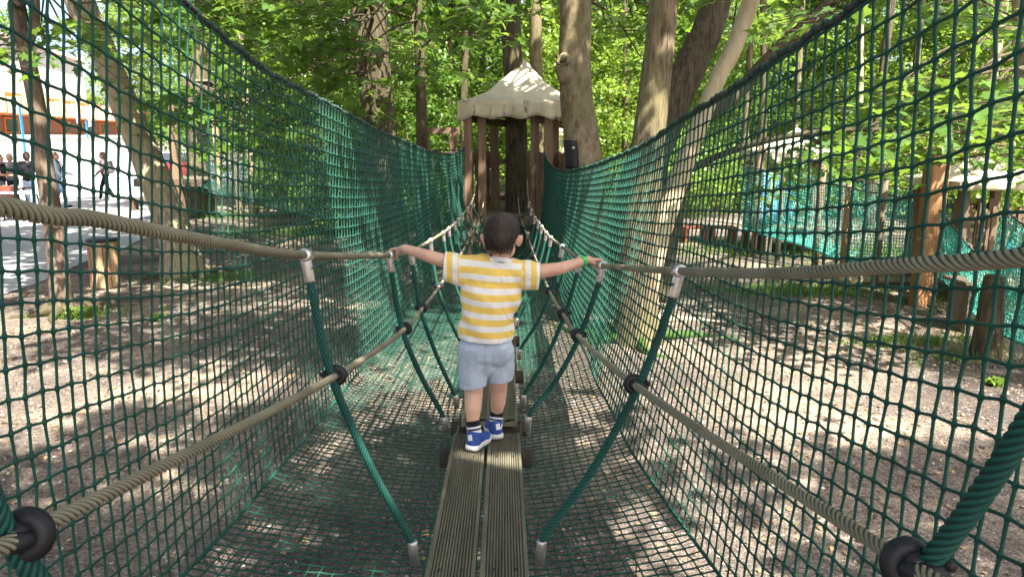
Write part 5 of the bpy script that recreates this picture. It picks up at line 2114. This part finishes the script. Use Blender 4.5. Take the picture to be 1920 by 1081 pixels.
# slatted litter bin
q = G(200, 536)
bn_ = thing('litter_bin', 'round wooden litter bin with a dark lid between the two left trunks', 'bin', tuple(q))
for k in range(14):
    a = 2 * PI * k / 14
    mb = MB()
    c = q + A(math.cos(a) * 0.195, math.sin(a) * 0.195, 0.345)
    mb.box(c, (0.032, 0.08, 0.69), rot(0, 0, a), 0.006)
    mb.build('slat', M['wood_pale'] if k % 3 else M['wood_orange'], bn_, smooth=False)
mb = MB()
mb.tube([q + A(0, 0, 0.05), q + A(0, 0, 0.66)], 0.172, 18)
mb.build('liner', M['wood_brown'], bn_)
mb = MB()
mb.tube([q + A(0, 0, 0.69), q + A(0, 0, 0.70), q + A(0, 0, 0.725), q + A(0, 0, 0.735)], [0.21, 0.225, 0.225, 0.2], 20)
mb.build('lid', M['rubber'], bn_)

# ------------------------------------------------------------------ the building beyond the square
M['w_wall'] = simple('w_wall', (0.74, 0.73, 0.71), (0.64, 0.63, 0.61), (0.8, 0.8, 0.8), 0.8)
M['w_grey'] = simple('w_grey', (0.6, 0.61, 0.63), (0.52, 0.53, 0.55), (0.5, 0.5, 0.5), 0.7)
M['w_orange'] = simple('w_orange', (0.72, 0.2, 0.03), (0.6, 0.16, 0.025), (0.6, 0.6, 0.6), 0.6)
M['w_brown'] = simple('w_brown', (0.27, 0.1, 0.05), (0.2, 0.075, 0.04), (6, 6, 0.6), 0.7)
M['w_cream'] = simple('w_cream', (0.75, 0.62, 0.42), (0.66, 0.54, 0.36), (2, 2, 2), 0.7)
M['w_white'] = simple('w_white', (0.82, 0.82, 0.82), (0.75, 0.75, 0.76), (3, 3, 3), 0.6)
M['w_blue'] = simple('w_blue', (0.03, 0.25, 0.62), (0.025, 0.2, 0.5), (3, 3, 3), 0.5)
M['glass'] = simple('glass', (0.06, 0.06, 0.07), (0.03, 0.03, 0.04), (1, 1, 1), 0.15, spec=0.6)
B0, B1 = A(-20.6, 27.5, 0), A(-30.0, 66.0, 0)       # the front runs away to the right of the picture
bu = (B1 - B0) / np.linalg.norm(B1 - B0)
bn2 = A(bu[1], -bu[0], 0)                            # out of the front, towards the square
if bn2[0] < 0:
    bn2 = -bn2
BROT = np.stack([bu, -bn2, A(0, 0, 1)], 1)
bld = thing('amusement_building', 'long white and orange building with cream boards in place of lettering across the paved square', 'building', tuple((B0 + B1) / 2))
LB = np.linalg.norm(B1 - B0)
def bbox(name, mat, s0, s1, z0, z1, dep=0.1, out=0.0, parent=None):
    mb = MB()
    c = B0 + bu * (s0 + s1) / 2 + bn2 * (out - dep / 2) + A(0, 0, (z0 + z1) / 2)
    mb.box(c, (s1 - s0, dep, z1 - z0), BROT, 0.01)
    return mb.build(name, M[mat], parent or bld, smooth=False)
bbox('lower_wall', 'w_wall', -8, LB, -0.1, 2.15, 8.0)
bbox('storey_wall', 'w_brown', -8, LB, 2.151, 3.2, 7.6, -0.3)
bbox('orange_band', 'w_orange', -8, LB, 3.2, 4.2, 8.2, 0.1)
bbox('upper_wall', 'w_grey', -8, LB * 0.62, 4.2, 6.9, 7.4, -0.8)
bbox('roof_edge', 'w_white', -8.2, LB * 0.625, 6.9, 7.05, 7.8, -0.6)
bbox('terrace_rail', 'w_white', -8, LB, 2.15, 2.3, 0.12, 0.06)
for k in range(46):  # plain upright boards stand in for the lettering on the band
    s = -6 + k * 0.95
    h = 0.72 + 0.16 * ((k * 7) % 3) / 2
    bbox('letter_board', 'w_cream', s, s + 0.5, 3.27, 3.27 + h, 0.1, 0.21)
for k in range(9):
    s = 0.5 + k * 4.1
    w = bbox('window', 'w_orange', s, s + 1.7, 2.35, 3.1, 0.1, -0.24)
    bbox('pane', 'glass', s + 0.12, s + 0.8, 2.43, 3.02, 0.04, -0.22, w)
    bbox('pane', 'glass', s + 0.9, s + 1.58, 2.43, 3.02, 0.04, -0.22, w)
for k in range(6):
    bbox('panel_seam', 'w_white', -2 + k * 4.2, -1.92 + k * 4.2, 4.25, 6.85, 0.05, -0.79)
# emblem signs: round face, star, blue pennants
def on_front(px, py, off=0.3):
    v = _dir(px, py)
    o = B0 + bn2 * off
    tt = ((o - CAM) @ bn2) / (v @ bn2)
    return CAM + v * tt
c = on_front(147, 224)
sg = thing('round_sign', 'round white emblem sign on the brown storey of the orange building', 'sign', tuple(c))
mb = MB()
mb.tube([c - bn2 * 0.03, c + bn2 * 0.03], 0.36, 24)
mb.build('disc', M['w_white'], sg)
mb = MB()
mb.torus(c + bn2 * 0.04, bn2, 0.2, 0.05, 20, 8)
mb.build('ring', M['w_orange'], sg)
c = on_front(168, 227)
sg = MB()
V = []
for k in range(10):
    a = PI / 2 + 2 * PI * k / 10
    rr = 0.42 if k % 2 == 0 else 0.19
    V.append(c + bu * math.cos(a) * rr + A(0, 0, math.sin(a) * rr) + bn2 * 0.03)
V2 = [q - bn2 * 0.06 for q in V]
n = 10
F = [(i, (i + 1) % n, n + (i + 1) % n, n + i) for i in range(n)]
sg.add(V + V2 + [c + bn2 * 0.05, c - bn2 * 0.03], F, [(2 * n, i, (i + 1) % n) for i in range(n)] + [(2 * n + 1, n + (i + 1) % n, n + i) for i in range(n)])
tag(sg.build('star_sign', M['w_white'], None, smooth=False, loc=c), 'white star sign next to the round emblem on the orange building', 'sign')
for (px, py, w, h, lab) in ((163, 243, 0.3, 1.0, 'small blue pennant under the white star sign'), (42, 245, 0.28, 2.2, 'tall blue banner at the left end of the orange building')):
    c = on_front(px, py, 0.5)
    mb = MB()
    mb.box(c, (w, 0.03, h), BROT)
    tag(mb.build('pennant', M['w_blue'], None, smooth=False, loc=c), lab, 'banner')
# yellow and red things in front of the far end
q = G(290, 290, 0.0)
q = A(*P(290, 285, 40)[:2], 0)
mb = MB()
mb.box(q + A(0, 0, 0.95), (0.9, 0.12, 0.45))
yb = mb.build('barrier', simple('barrier_yellow', (0.8, 0.42, 0.03), (0.7, 0.36, 0.03), (3, 3, 3), 0.5), None, smooth=False, loc=q)
tag(yb, 'orange yellow barrier board beside the thick bent trunk on the square', 'barrier')
for sx in (-0.35, 0.35):
    mb = MB()
    mb.box(q + A(sx, 0, 0.37), (0.07, 0.3, 0.74))
    mb.build('leg', M['w_grey'], yb, smooth=False)
q = A(*P(318, 300, 38)[:2], 0)
car = thing('parked_car', 'small red and white car parked behind the left station post', 'car', tuple(q))
M['car_red'] = simple('car_red', (0.5, 0.02, 0.03), (0.42, 0.015, 0.025), (2, 2, 2), 0.3)
def carbody(sections, mat, name):
    V = []
    for (y, zb, zt, hw, hw2) in sections:
        V += [q + A(-hw, y, zb), q + A(-hw * 1.02, y, zb * .5 + zt * .5), q + A(-hw2, y, zt), q + A(hw2, y, zt), q + A(hw * 1.02, y, zb * .5 + zt * .5), q + A(hw, y, zb)]
    n = len(sections)
    Q = [(s * 6 + k, s * 6 + (k + 1) % 6, (s + 1) * 6 + (k + 1) % 6, (s + 1) * 6 + k) for s in range(n - 1) for k in range(6)]
    for e in (0, (n - 1) * 6):
        Q += [(e, e + 1, e + 4, e + 5), (e + 1, e + 2, e + 3, e + 4)]
    b_ = MB()
    b_.add(V, Q)
    return b_.build(name, M[mat], car, smooth=False)
carbody([(-1.9, .35, .7, .75, .7), (-1.7, .25, .85, .8, .75), (-0.9, .22, .95, .82, .78), (0.9, .22, 1.0, .82, .78), (1.7, .25, .95, .8, .72), (1.9, .35, .8, .75, .7)], 'car_red', 'body')
carbody([(-1.0, .951, .96, .74, .7), (-0.4, .96, 1.42, .72, .58), (0.9, .98, 1.45, .72, .58), (1.6, .96, 1.0, .7, .66)], 'glass', 'cabin')
mb = MB()
mb.box(q + A(0, 0.25, 1.46), (1.1, 1.3, 0.04))
mb.build('roof', M['w_white'], car, smooth=False)
for sx in (-1, 1):
    for y in (-1.15, 1.15):
        mb = MB()
        mb.tube([q + A(sx * 0.68, y, 0.3), q + A(sx * 0.84, y, 0.3)], 0.3, 16)
        w = mb.build('wheel', M['rubber'], car)
        mb = MB()
        mb.tube([q + A(sx * 0.83, y, 0.3), q + A(sx * 0.85, y, 0.3)], 0.18, 12)
        mb.build('rim', M['steel'], w)
    mb = MB()
    mb.ell(q + A(sx * 0.55, -1.87, 0.62), (0.14, 0.06, 0.09))
    mb.build('headlight', M['w_white'], car)

# ------------------------------------------------------------------ people farther off
def cloth(name, c, c2=None):
    return simple(name, c, c2 or tuple(x * 0.75 for x in c), (14, 14, 14), 0.9, spec=0.1)
M['c_black'] = cloth('c_black', (0.02, 0.02, 0.024))
M['c_grey'] = cloth('c_grey', (0.16, 0.15, 0.16))
M['c_mauve'] = cloth('c_mauve', (0.2, 0.14, 0.16))
M['c_jeans'] = cloth('c_jeans', (0.16, 0.28, 0.45))
M['c_pale_jeans'] = cloth('c_pale_jeans', (0.42, 0.55, 0.72))
M['c_blue'] = cloth('c_blue', (0.06, 0.13, 0.5))
M['c_lightblue'] = cloth('c_lightblue', (0.35, 0.48, 0.62))
M['h_brown'] = simple('h_brown', (0.1, 0.045, 0.025), (0.06, 0.028, 0.016), (30, 30, 30), 0.6)
M['h_grey'] = simple('h_grey', (0.35, 0.33, 0.31), (0.25, 0.24, 0.22), (30, 30, 30), 0.6)

def person(label, base, h, face, top, legs, hair, shoes='w_white', stride=0.0, arms=((0.1, 0.0), (0.1, 0.0)), lean=0.0, longhair=False, long_sleeve=True, pack=None, shorts=False):
    """base: point between the feet; face: heading; arms: (forward swing, elbow lift) for left and right"""
    k = h / 1.75
    cf_, sf_ = math.cos(face), math.sin(face)
    def W(x, y, z):          # x right, y forward, z up in body space
        y2 = y + lean * max(0, z - 0.9)
        return np.array(base) + A((x * cf_ - y2 * sf_) * k, (x * sf_ + y2 * cf_) * k, z * k)
    t = thing('person', label, 'person', tuple(base))
    hd = W(0, 0.02, 1.62)
    Rz = rot(0, 0, face)
    an = [W(-0.09, -stride * 0.9, 0.09 + 0.04 * abs(stride)), W(0.09, stride, 0.09)]
    kn_ = [W(-0.09, -stride * 0.25 + 0.04, 0.5), W(0.09, stride * 0.6 + 0.03, 0.5)]
    hp = [W(-0.09, 0, 0.92), W(0.09, 0, 0.92)]
    sh_ = [W(-0.19, 0, 1.42), W(0.19, 0, 1.42)]
    el, wr = [], []
    for i, s in enumerate((-1, 1)):
        sw, up_ = arms[i]
        el.append(W(s * 0.25, sw * 0.22 - 0.02, 1.14))
        wr.append(W(s * (0.25 - 0.1 * up_), sw * 0.4 + 0.24 * up_ + 0.04, 0.9 + 0.26 * up_))
    b = [('ell', hd, (0.076 * k, 0.095 * k, 0.115 * k), Rz), ('ell', W(0, 0.06, 1.56), (0.05 * k, 0.05 * k, 0.06 * k), Rz), ('ell', W(0, 0.118, 1.605), (0.014 * k, 0.02 * k, 0.025 * k), Rz),
         ('ell', W(-0.078, 0.01, 1.61), (0.012 * k, 0.025 * k, 0.035 * k), Rz), ('ell', W(0.078, 0.01, 1.61), (0.012 * k, 0.025 * k, 0.035 * k), Rz),
         ('cap', W(0, 0, 1.4), W(0, 0.01, 1.55), 0.055 * k, 0.052 * k), ('ell', W(0, 0, 1.28), (0.17 * k, 0.11 * k, 0.2 * k), Rz), ('ell', W(0, 0, 1.05), (0.14 * k, 0.1 * k, 0.16 * k), Rz), ('ell', W(0, 0, 0.93), (0.16 * k, 0.11 * k, 0.12 * k), Rz)]
    for i in range(2):
        b += [('cap', hp[i], kn_[i], 0.075 * k, 0.052 * k), ('cap', kn_[i], an[i], 0.05 * k, 0.036 * k),
              ('cap', sh_[i], el[i], 0.05 * k, 0.04 * k), ('cap', el[i], wr[i], 0.038 * k, 0.028 * k)]
        d = (wr[i] - el[i]) / np.linalg.norm(wr[i] - el[i])
        b += [('cap', wr[i], wr[i] + d * 0.07 * k, 0.028 * k, 0.034 * k), ('cap', wr[i] + d * 0.08 * k, wr[i] + d * 0.16 * k, 0.026 * k, 0.014 * k), ('cap', wr[i] + d * 0.03 * k, wr[i] + d * 0.1 * k + A(0, 0, 0.02), 0.013 * k, 0.01 * k)]
    put('body', blob('body', b, 0.014 * k, 2), M['skin_tan'], t)
    tops = [('ell', W(0, 0, 1.27), (0.195 * k, 0.132 * k, 0.2 * k), Rz), ('cap', W(0, 0, 1.25), W(0, 0, 1.0), 0.155 * k, 0.15 * k), ('ell', W(0, 0, 0.97), (0.175 * k, 0.125 * k, 0.1 * k), Rz), ('cap', sh_[0], sh_[1], 0.066 * k, 0.066 * k)]
    for i in range(2):
        tops.append(('cap', sh_[i], el[i] if long_sleeve else (sh_[i] + el[i]) / 2, 0.066 * k, 0.055 * k))
        if long_sleeve:
            tops.append(('cap', el[i], wr[i] * 0.9 + el[i] * 0.1, 0.054 * k, 0.043 * k))
    put('top', blob('top', tops, 0.016 * k, 3), M[top], t)
    tr = [('ell', W(0, 0, 0.92), (0.178 * k, 0.125 * k, 0.12 * k), Rz)]
    for i in range(2):
        tr += [('cap', hp[i], kn_[i], 0.092 * k, 0.066 * k)]
        if not shorts:
            tr += [('cap', kn_[i], an[i] + A(0, 0, 0.01), 0.064 * k, 0.056 * k)]
    put('trousers', blob('trousers', tr, 0.016 * k, 3), M[legs], t)
    hs = [('ell', W(0, -0.008, 1.645), (0.086 * k, 0.105 * k, 0.112 * k), Rz), ('ell', W(0, -0.05, 1.6), (0.08 * k, 0.07 * k, 0.1 * k), Rz)]
    if longhair:
        hs += [('cap', W(-0.06, -0.05, 1.6), W(-0.08, -0.07, 1.4), 0.06 * k, 0.05 * k), ('cap', W(0.06, -0.05, 1.6), W(0.08, -0.05, 1.38), 0.06 * k, 0.05 * k)]
    hm = blob('hair', hs, 0.013 * k, 2)
    if not longhair:
        cut(hm, [(W(0, 0.06, 1.66), tuple(W(0, 1, -0.9) - W(0, 0, 0)))])
    put('hair', hm, M[hair], t)
    for i in range(2):
        a = np.array([an[i][0], an[i][1], an[i][2] - 0.05 * k])
        f = A(-sf_, cf_, 0)
        put('shoe', blob('shoe', [('cap', a - f * 0.05 * k, a + f * 0.12 * k, 0.046 * k, 0.038 * k), ('ell', a - f * 0.02 * k + A(0, 0, 0.03), (0.045 * k, 0.06 * k, 0.05 * k), Rz)], 0.012 * k, 2), M[shoes], t)
    if pack:
        pk = thing('backpack', pack[1], 'backpack', tuple(W(0, -0.2, 1.2)))
        c_ = W(0, -0.2, 1.2)
        mb = MB()
        mb.box(c_, (0.3 * k, 0.17 * k, 0.44 * k), Rz, 0.05 * k)
        mb.build('bag', M[pack[0]], pk)
        mb = MB()
        mb.box(W(0, -0.3, 1.12), (0.22 * k, 0.05 * k, 0.22 * k), Rz, 0.02 * k)
        mb.build('pocket', M[pack[0]], pk)
        for s in (-1, 1):
            mb = MB()
            mb.tube(spline([W(s * 0.1, -0.12, 1.38), W(s * 0.11, 0.0, 1.5), W(s * 0.12, 0.135, 1.36), W(s * 0.13, 0.12, 1.15), W(s * 0.12, -0.12, 1.05)], 16), 0.016 * k, 6)
            mb.build('strap', M[pack[0]], pk)
    return t

sqz = A(0, 0, 0.006)
person('woman with long brown hair walking across the square in a mauve top and black trousers', G(203, 376) + sqz, 1.7, R_(115), 'c_mauve', 'c_black', 'h_brown', 'w_white', 0.24, ((0.5, 0.2), (-0.3, 0.5)), 0.05, True, pack=('c_grey', 'grey backpack worn by the woman walking across the square'))
person('man in a black jacket and pale jeans seen from behind at the tables', A(*P(50, 300, 22.5)[:2], 0.006), 1.8, R_(15), 'c_black', 'c_pale_jeans', 'hair_dark', 'c_black', 0.05, ((0.4, 0.6), (0.4, 0.6)), 0.03)
person('grey haired person in a dark grey top facing the black jacket at the tables', A(*P(19, 300, 24.0)[:2], 0.006), 1.72, R_(190), 'c_grey', 'c_black', 'h_grey', 'c_black', 0.0, ((0.5, 0.9), (0.5, 0.9)), 0.06)
person('person in black with bare forearms at the left edge of the picture', A(*P(-4, 300, 23.0)[:2], 0.006), 1.72, R_(-80), 'c_black', 'c_grey', 'hair_dark', 'c_black', 0.0, ((0.5, 0.9), (0.5, 0.8)), 0.05, long_sleeve=False)
person('person in light blue top and jeans standing half behind the slender red brown trunk', G(114, 389) + sqz, 1.75, R_(-70), 'c_lightblue', 'c_jeans', 'hair_dark', 'c_black', 0.2, ((0.3, 0.6), (0.3, 0.2)), 0.0, pack=('c_black', 'black backpack on the person behind the slender trunk'))
person('child in a blue top and jeans on the path seen through the left net', A(*P(763, 380, 19)[:2], 0), 1.35, R_(10), 'c_blue', 'c_jeans', 'h_brown', 'w_white', 0.08, ((0.2, 0.1), (0.2, 0.1)), 0.0)
person('child in dark top and blue trousers behind the plank table at the right edge', A(*P(1898, 470, 12.2)[:2], 0), 1.02, R_(40), 'c_black', 'c_blue', 'hair_dark', 'w_white', 0.05, ((0.2, 0.4), (0.2, 0.4)), 0.25, long_sleeve=False)

# tables, chairs and small things on the square
def folding_table(label, c, w, dp, h=0.74, yaw=0.0, m_='w_lilac'):
    t = thing('folding_table', label, 'table', tuple(c))
    Rz = rot(0, 0, yaw)
    mb = MB()
    mb.box(c + A(0, 0, h), (w, dp, 0.045), Rz, 0.012)
    mb.build('table_top', M[m_], t, smooth=False)
    for sx in (-1, 1):
        for sy in (-1, 1):
            a = c + Rz @ A(sx * w * 0.36, sy * dp * 0.36, h - 0.02)
            b = c + Rz @ A(sx * w * 0.47, sy * dp * 0.44, 0.0)
            mb = MB()
            mb.tube([a, b], 0.018, 8)
            mb.build('leg', M['c_black'], t)
    return t
M['w_lilac'] = simple('w_lilac', (0.42, 0.43, 0.52), (0.34, 0.35, 0.44), (2, 2, 2), 0.4)
folding_table('lilac grey folding table nearest to the man in the black jacket', A(*P(52, 400, 20.6)[:2], 0.006), 1.3, 0.75, 0.76)
folding_table('dark folding table at the left edge with three paper cups on it', A(*P(-2, 380, 21.8)[:2], 0.006), 1.5, 0.8, 0.78, 0.1, 'wood_brown')
q = A(*P(28, 380, 20.9)[:2], 0.006)
ch = thing('garden_chair', 'red brown garden chair between the two folding tables', 'chair', tuple(q))
mb = MB()
mb.box(q + A(0, 0, 0.45), (0.44, 0.44, 0.04))
mb.build('seat', M['bench_red'], ch, smooth=False)
mb = MB()
mb.box(q + A(0, -0.21, 0.72), (0.44, 0.04, 0.42), rot(R_(8), 0, 0))
mb.build('backrest', M['bench_red'], ch, smooth=False)
for sx in (-1, 1):
    for sy in (-1, 1):
        mb = MB()
        mb.tube([q + A(sx * 0.18, sy * 0.18, 0.43), q + A(sx * 0.21, sy * 0.21, 0.0)], 0.018, 8)
        mb.build('leg', M['c_black'], ch)
for k, (px, py) in enumerate(((10, 346), (24, 345), (37, 347))):
    c = A(*P(px, 350, 21.7)[:2], 0.006 + 0.78 + 0.024)
    mb = MB()
    mb.box(c + A(0, 0, 0.04), (0.1, 0.08, 0.09), rot(0, 0, k))
    tag(mb.build('paper_cup', M['w_white'], None, smooth=False, loc=c), 'white paper cup on the dark folding table, ' + ('leftmost of three', 'middle of three', 'rightmost of three')[k], 'cup', 'cups on the dark table')
q = G(234, 318)
q = A(*P(234, 330, 33)[:2], 0.006)
cr_ = MB()
cr_.box(q + A(0, 0, 0.25), (1.2, 0.6, 0.5), bev=0.05)
cx_ = cr_.build('crate', M['c_lightblue'], None, smooth=False, loc=q)
mb = MB()
mb.box(q + A(0, 0, 0.53), (1.26, 0.66, 0.06), bev=0.02)
mb.build('lid', M['w_white'], cx_, smooth=False)
tag(cx_, 'pale blue storage box with white lid behind the walking woman', 'box')
q = G(272, 394)
bk = thing('low_bench', 'low dark bench on the square beside the thick bent trunk', 'bench', tuple(q))
for k in range(2):
    mb = MB()
    mb.box(q + A(0, -0.1 + 0.2 * k, 0.33), (0.95, 0.17, 0.06))
    mb.build('slat', M['wood_brown'], bk, smooth=False)
for sx in (-0.32, 0.32):
    mb = MB()
    mb.box(q + A(sx, 0, 0.15), (0.12, 0.34, 0.3))
    mb.build('leg', M['wood_brown'], bk, smooth=False)

# ------------------------------------------------------------------ small things on the ground
rg2 = np.random.default_rng(44)
def scatter(n, x0, x1, y0, y1):
    return rg2.uniform(x0, x1, n), rg2.uniform(y0, y1, n)
# gravel
OCT_V = np.array([(1, 0, 0), (-1, 0, 0), (0, 1, 0), (0, -1, 0), (0, 0, 1), (0, 0, -1)], float)
OCT_T = np.array([(0, 2, 4), (2, 1, 4), (1, 3, 4), (3, 0, 4), (2, 0, 5), (1, 2, 5), (3, 1, 5), (0, 3, 5)])
def stones(n, x0, x1, y0, y1, smin, smax, name, mat, bias=1.0):
    xs_, ys_ = scatter(n, x0, x1, y0, y1)
    ys_ = y0 + (y1 - y0) * ((ys_ - y0) / (y1 - y0)) ** bias
    s = smin + (smax - smin) * rg2.uniform(0, 1, n) ** 3
    V = OCT_V[None] * s[:, None, None] * rg2.uniform(0.6, 1.25, (n, 6, 1)) * np.array([1, 1, 0.6])
    a = rg2.uniform(0, 6.28, n)
    ca, sa = np.cos(a)[:, None], np.sin(a)[:, None]
    X = np.stack([V[..., 0] * ca - V[..., 1] * sa, V[..., 0] * sa + V[..., 1] * ca, V[..., 2]], -1)
    z = np.array([ground_z(x, y) for x, y in zip(xs_, ys_)])
    X += np.stack([xs_, ys_, z + s * 0.15], 1)[:, None, :]
    T = (OCT_T[None] + (np.arange(n) * 6)[:, None, None]).reshape(-1, 3)
    mb = MB()
    mb.add(X.reshape(-1, 3), None, T)
    return tag(mb.build(name, mat, None, smooth=False), kind='stuff')
def islandmat(name, stops, rough=0.85):
    m, N, L, b = newmat(name)
    g_ = N.new('ShaderNodeNewGeometry')
    r = ramp(N, stops)
    L.new(g_.outputs['Random Per Island'], r.inputs[0])
    L.new(r.outputs[0], b.inputs['Base Color'])
    b.inputs['Roughness'].default_value = rough
    b.inputs['Specular IOR Level'].default_value = 0.2
    return m
M['gravel'] = islandmat('gravel', [(0, (0.06, 0.055, 0.055)), (0.35, (0.15, 0.14, 0.135)), (0.7, (0.25, 0.22, 0.2)), (0.93, (0.38, 0.35, 0.32)), (0.97, (0.55, 0.52, 0.5)), (1, (0.35, 0.17, 0.12))])
stones(26000, -5.5, 5.5, 1.5, 10.0, 0.004, 0.018, 'gravel', M['gravel'], 1.2)
# dead leaves and bark chips
M['litter'] = islandmat('litter', [(0, (0.1, 0.06, 0.035)), (0.5, (0.2, 0.13, 0.07)), (0.9, (0.3, 0.21, 0.12)), (0.985, (0.36, 0.27, 0.12)), (1, (0.12, 0.2, 0.04))])
n = 11000
xs_, ys_ = scatter(n, -7.5, 8, 1.5, 16)
c = np.stack([xs_, ys_, np.array([ground_z(x, y) for x, y in zip(xs_, ys_)]) + 0.012], 1)
mb = MB()
leaves(mb, c, 0.038, 0.28, LEAF5_V, LEAF5_T)
tag(mb.build('leaf_litter', M['litter'], None), kind='stuff')
# twigs
mb = MB()
for k in range(260):
    x, y = rg2.uniform(-6, 6), rg2.uniform(2, 12)
    a, l = rg2.uniform(0, 6.28), rg2.uniform(0.08, 0.35)
    z = ground_z(x, y) + 0.008
    p0 = A(x, y, z)
    mb.tube([p0, p0 + A(math.cos(a) * l * .5, math.sin(a) * l * .5, 0.012), p0 + A(math.cos(a + .2) * l, math.sin(a + .2) * l, 0.002)], [0.005, 0.004, 0.002], 4)
tag(mb.build('twigs', M['bark_grey'], None), kind='stuff')
# grass and weeds in patches
M['grass'] = leafmat('grass', (0.05, 0.11, 0.015), (0.11, 0.2, 0.03), (0.25, 0.4, 0.05), 0.35)
BL_V = np.array([(-0.06, 0, 0), (0.06, 0, 0), (0.03, 0.25, 0.6), (-0.03, 0.25, 0.6), (0.0, 0.7, 1.0)])
BL_T = np.array([(0, 1, 2), (0, 2, 3), (3, 2, 4)])
def tuft_positions():
    out = []
    for (px, py, rx, ry, n) in ((560, 435, 1.6, 0.8, 700), (430, 405, 1.0, 0.6, 500), (700, 430, 1.5, 0.7, 500), (150, 590, 0.35, 0.2, 120), (1500, 545, 1.0, 0.35, 600), (1610, 512, 1.2, 0.5, 500), (1730, 640, 0.8, 0.22, 160), (1800, 668, 0.6, 0.2, 60), (1660, 470, 2.0, 1.2, 900), (1400, 470, 1.6, 0.8, 500), (1900, 560, 1.5, 0.8, 600), (410, 520, 0.8, 0.3, 200)):
        c_ = G(px, py)
        q = rg2.normal(0, 1, (n, 2)) * np.array([rx, ry]) * 0.6 + c_[:2]
        out.append(q)
    q = np.stack([rg2.uniform(-11, 16, 5200), rg2.uniform(15, 30, 5200)], 1)
    k = np.array([nz(a, b, 1.7, 0.35) > 0.0 and not (a < -0.38 * b - 1.0) for a, b in q])
    out.append(q[k])
    return np.concatenate(out)
tp_ = tuft_positions()
cen = np.concatenate([np.stack([tp_[:, 0] + rg2.normal(0, 0.03, len(tp_)), tp_[:, 1] + rg2.normal(0, 0.03, len(tp_)), np.zeros(len(tp_))], 1) for _ in range(4)])
cen[:, 2] = [ground_z(x, y) - 0.005 for x, y in cen[:, :2]]
mb = MB()
leaves(mb, cen, 0.11, 0.35, BL_V, BL_T)
tag(mb.build('grass', M['grass'], None), kind='stuff')
# weeds at the foot of the slender trunk
def weed(px, py, n, sz, lab):
    c_ = G(px, py)
    t = thing('weed', lab, 'plant', tuple(c_))
    lb, sb_ = MB(), MB()
    pos = []
    for k in range(n):
        a, l = rg2.uniform(0, 6.28), rg2.uniform(0.4, 1) * sz
        e = c_ + A(math.cos(a) * l * 0.6, math.sin(a) * l * 0.6, l * rg2.uniform(0.4, 0.9))
        sb_.tube([c_ - A(0, 0, 0.01), (c_ + e) / 2 + A(0, 0, 0.03), e], [0.004, 0.003, 0.002], 4)
        for s in (0.55, 0.8, 1.0):
            pos.append(c_ + (e - c_) * s + rg2.normal(0, 0.015, 3))
    leaves(lb, np.array(pos), 0.075, 0.5, MAPLE_V, MAPLE_T)
    lb.build('leaf_tuft', M['leaf_young'], t)
    sb_.build('stem', M['leaf_maple'], t)
weed(146, 596, 16, 0.28, 'low green seedling sprouting at the foot of the slender red brown trunk')
weed(298, 600, 7, 0.16, 'tiny green seedling on the bare soil right of the slender trunk')
weed(1868, 722, 8, 0.14, 'tiny green seedling on the bright soil near the dark stump')
weed(590, 520, 8, 0.2, 'small seedling in the soil right of the thick bent trunk')

# roots that run out from the trunks over the soil
def add_roots(t, x, y, r0, n, seed):
    rr_ = random.Random(seed)
    mb = MB()
    for k in range(n):
        a = 6.28 * k / n + rr_.uniform(-.4, .4)
        L_ = rr_.uniform(0.6, 1.5)
        pts = []
        for s in np.linspace(0, 1, 8):
            d = r0 * 0.7 + s * L_
            aa = a + 0.35 * math.sin(3 * s + k)
            px_, py_ = x + math.cos(aa) * d, y + math.sin(aa) * d
            pts.append((px_, py_, ground_z(px_, py_) + 0.09 * (1 - s) ** 2 - 0.02 * s))
        mb.tube(spline(pts, 16), np.linspace(0.06, 0.012, 16), 8, wob=0.2)
    mb.build('root', t.children[0].data.materials[0], t)
for (t, p, r0, n) in ((T9, p9, 0.3, 6), (T2, p2, 0.28, 5), (T4, p4, 0.2, 4), (T10, p10, 0.16, 5), (T1, p1, 0.3, 5), (T11, p11, 0.2, 5)):
    add_roots(t, p[0][0], p[0][1], r0, n, int(abs(p[0][0]) * 100))
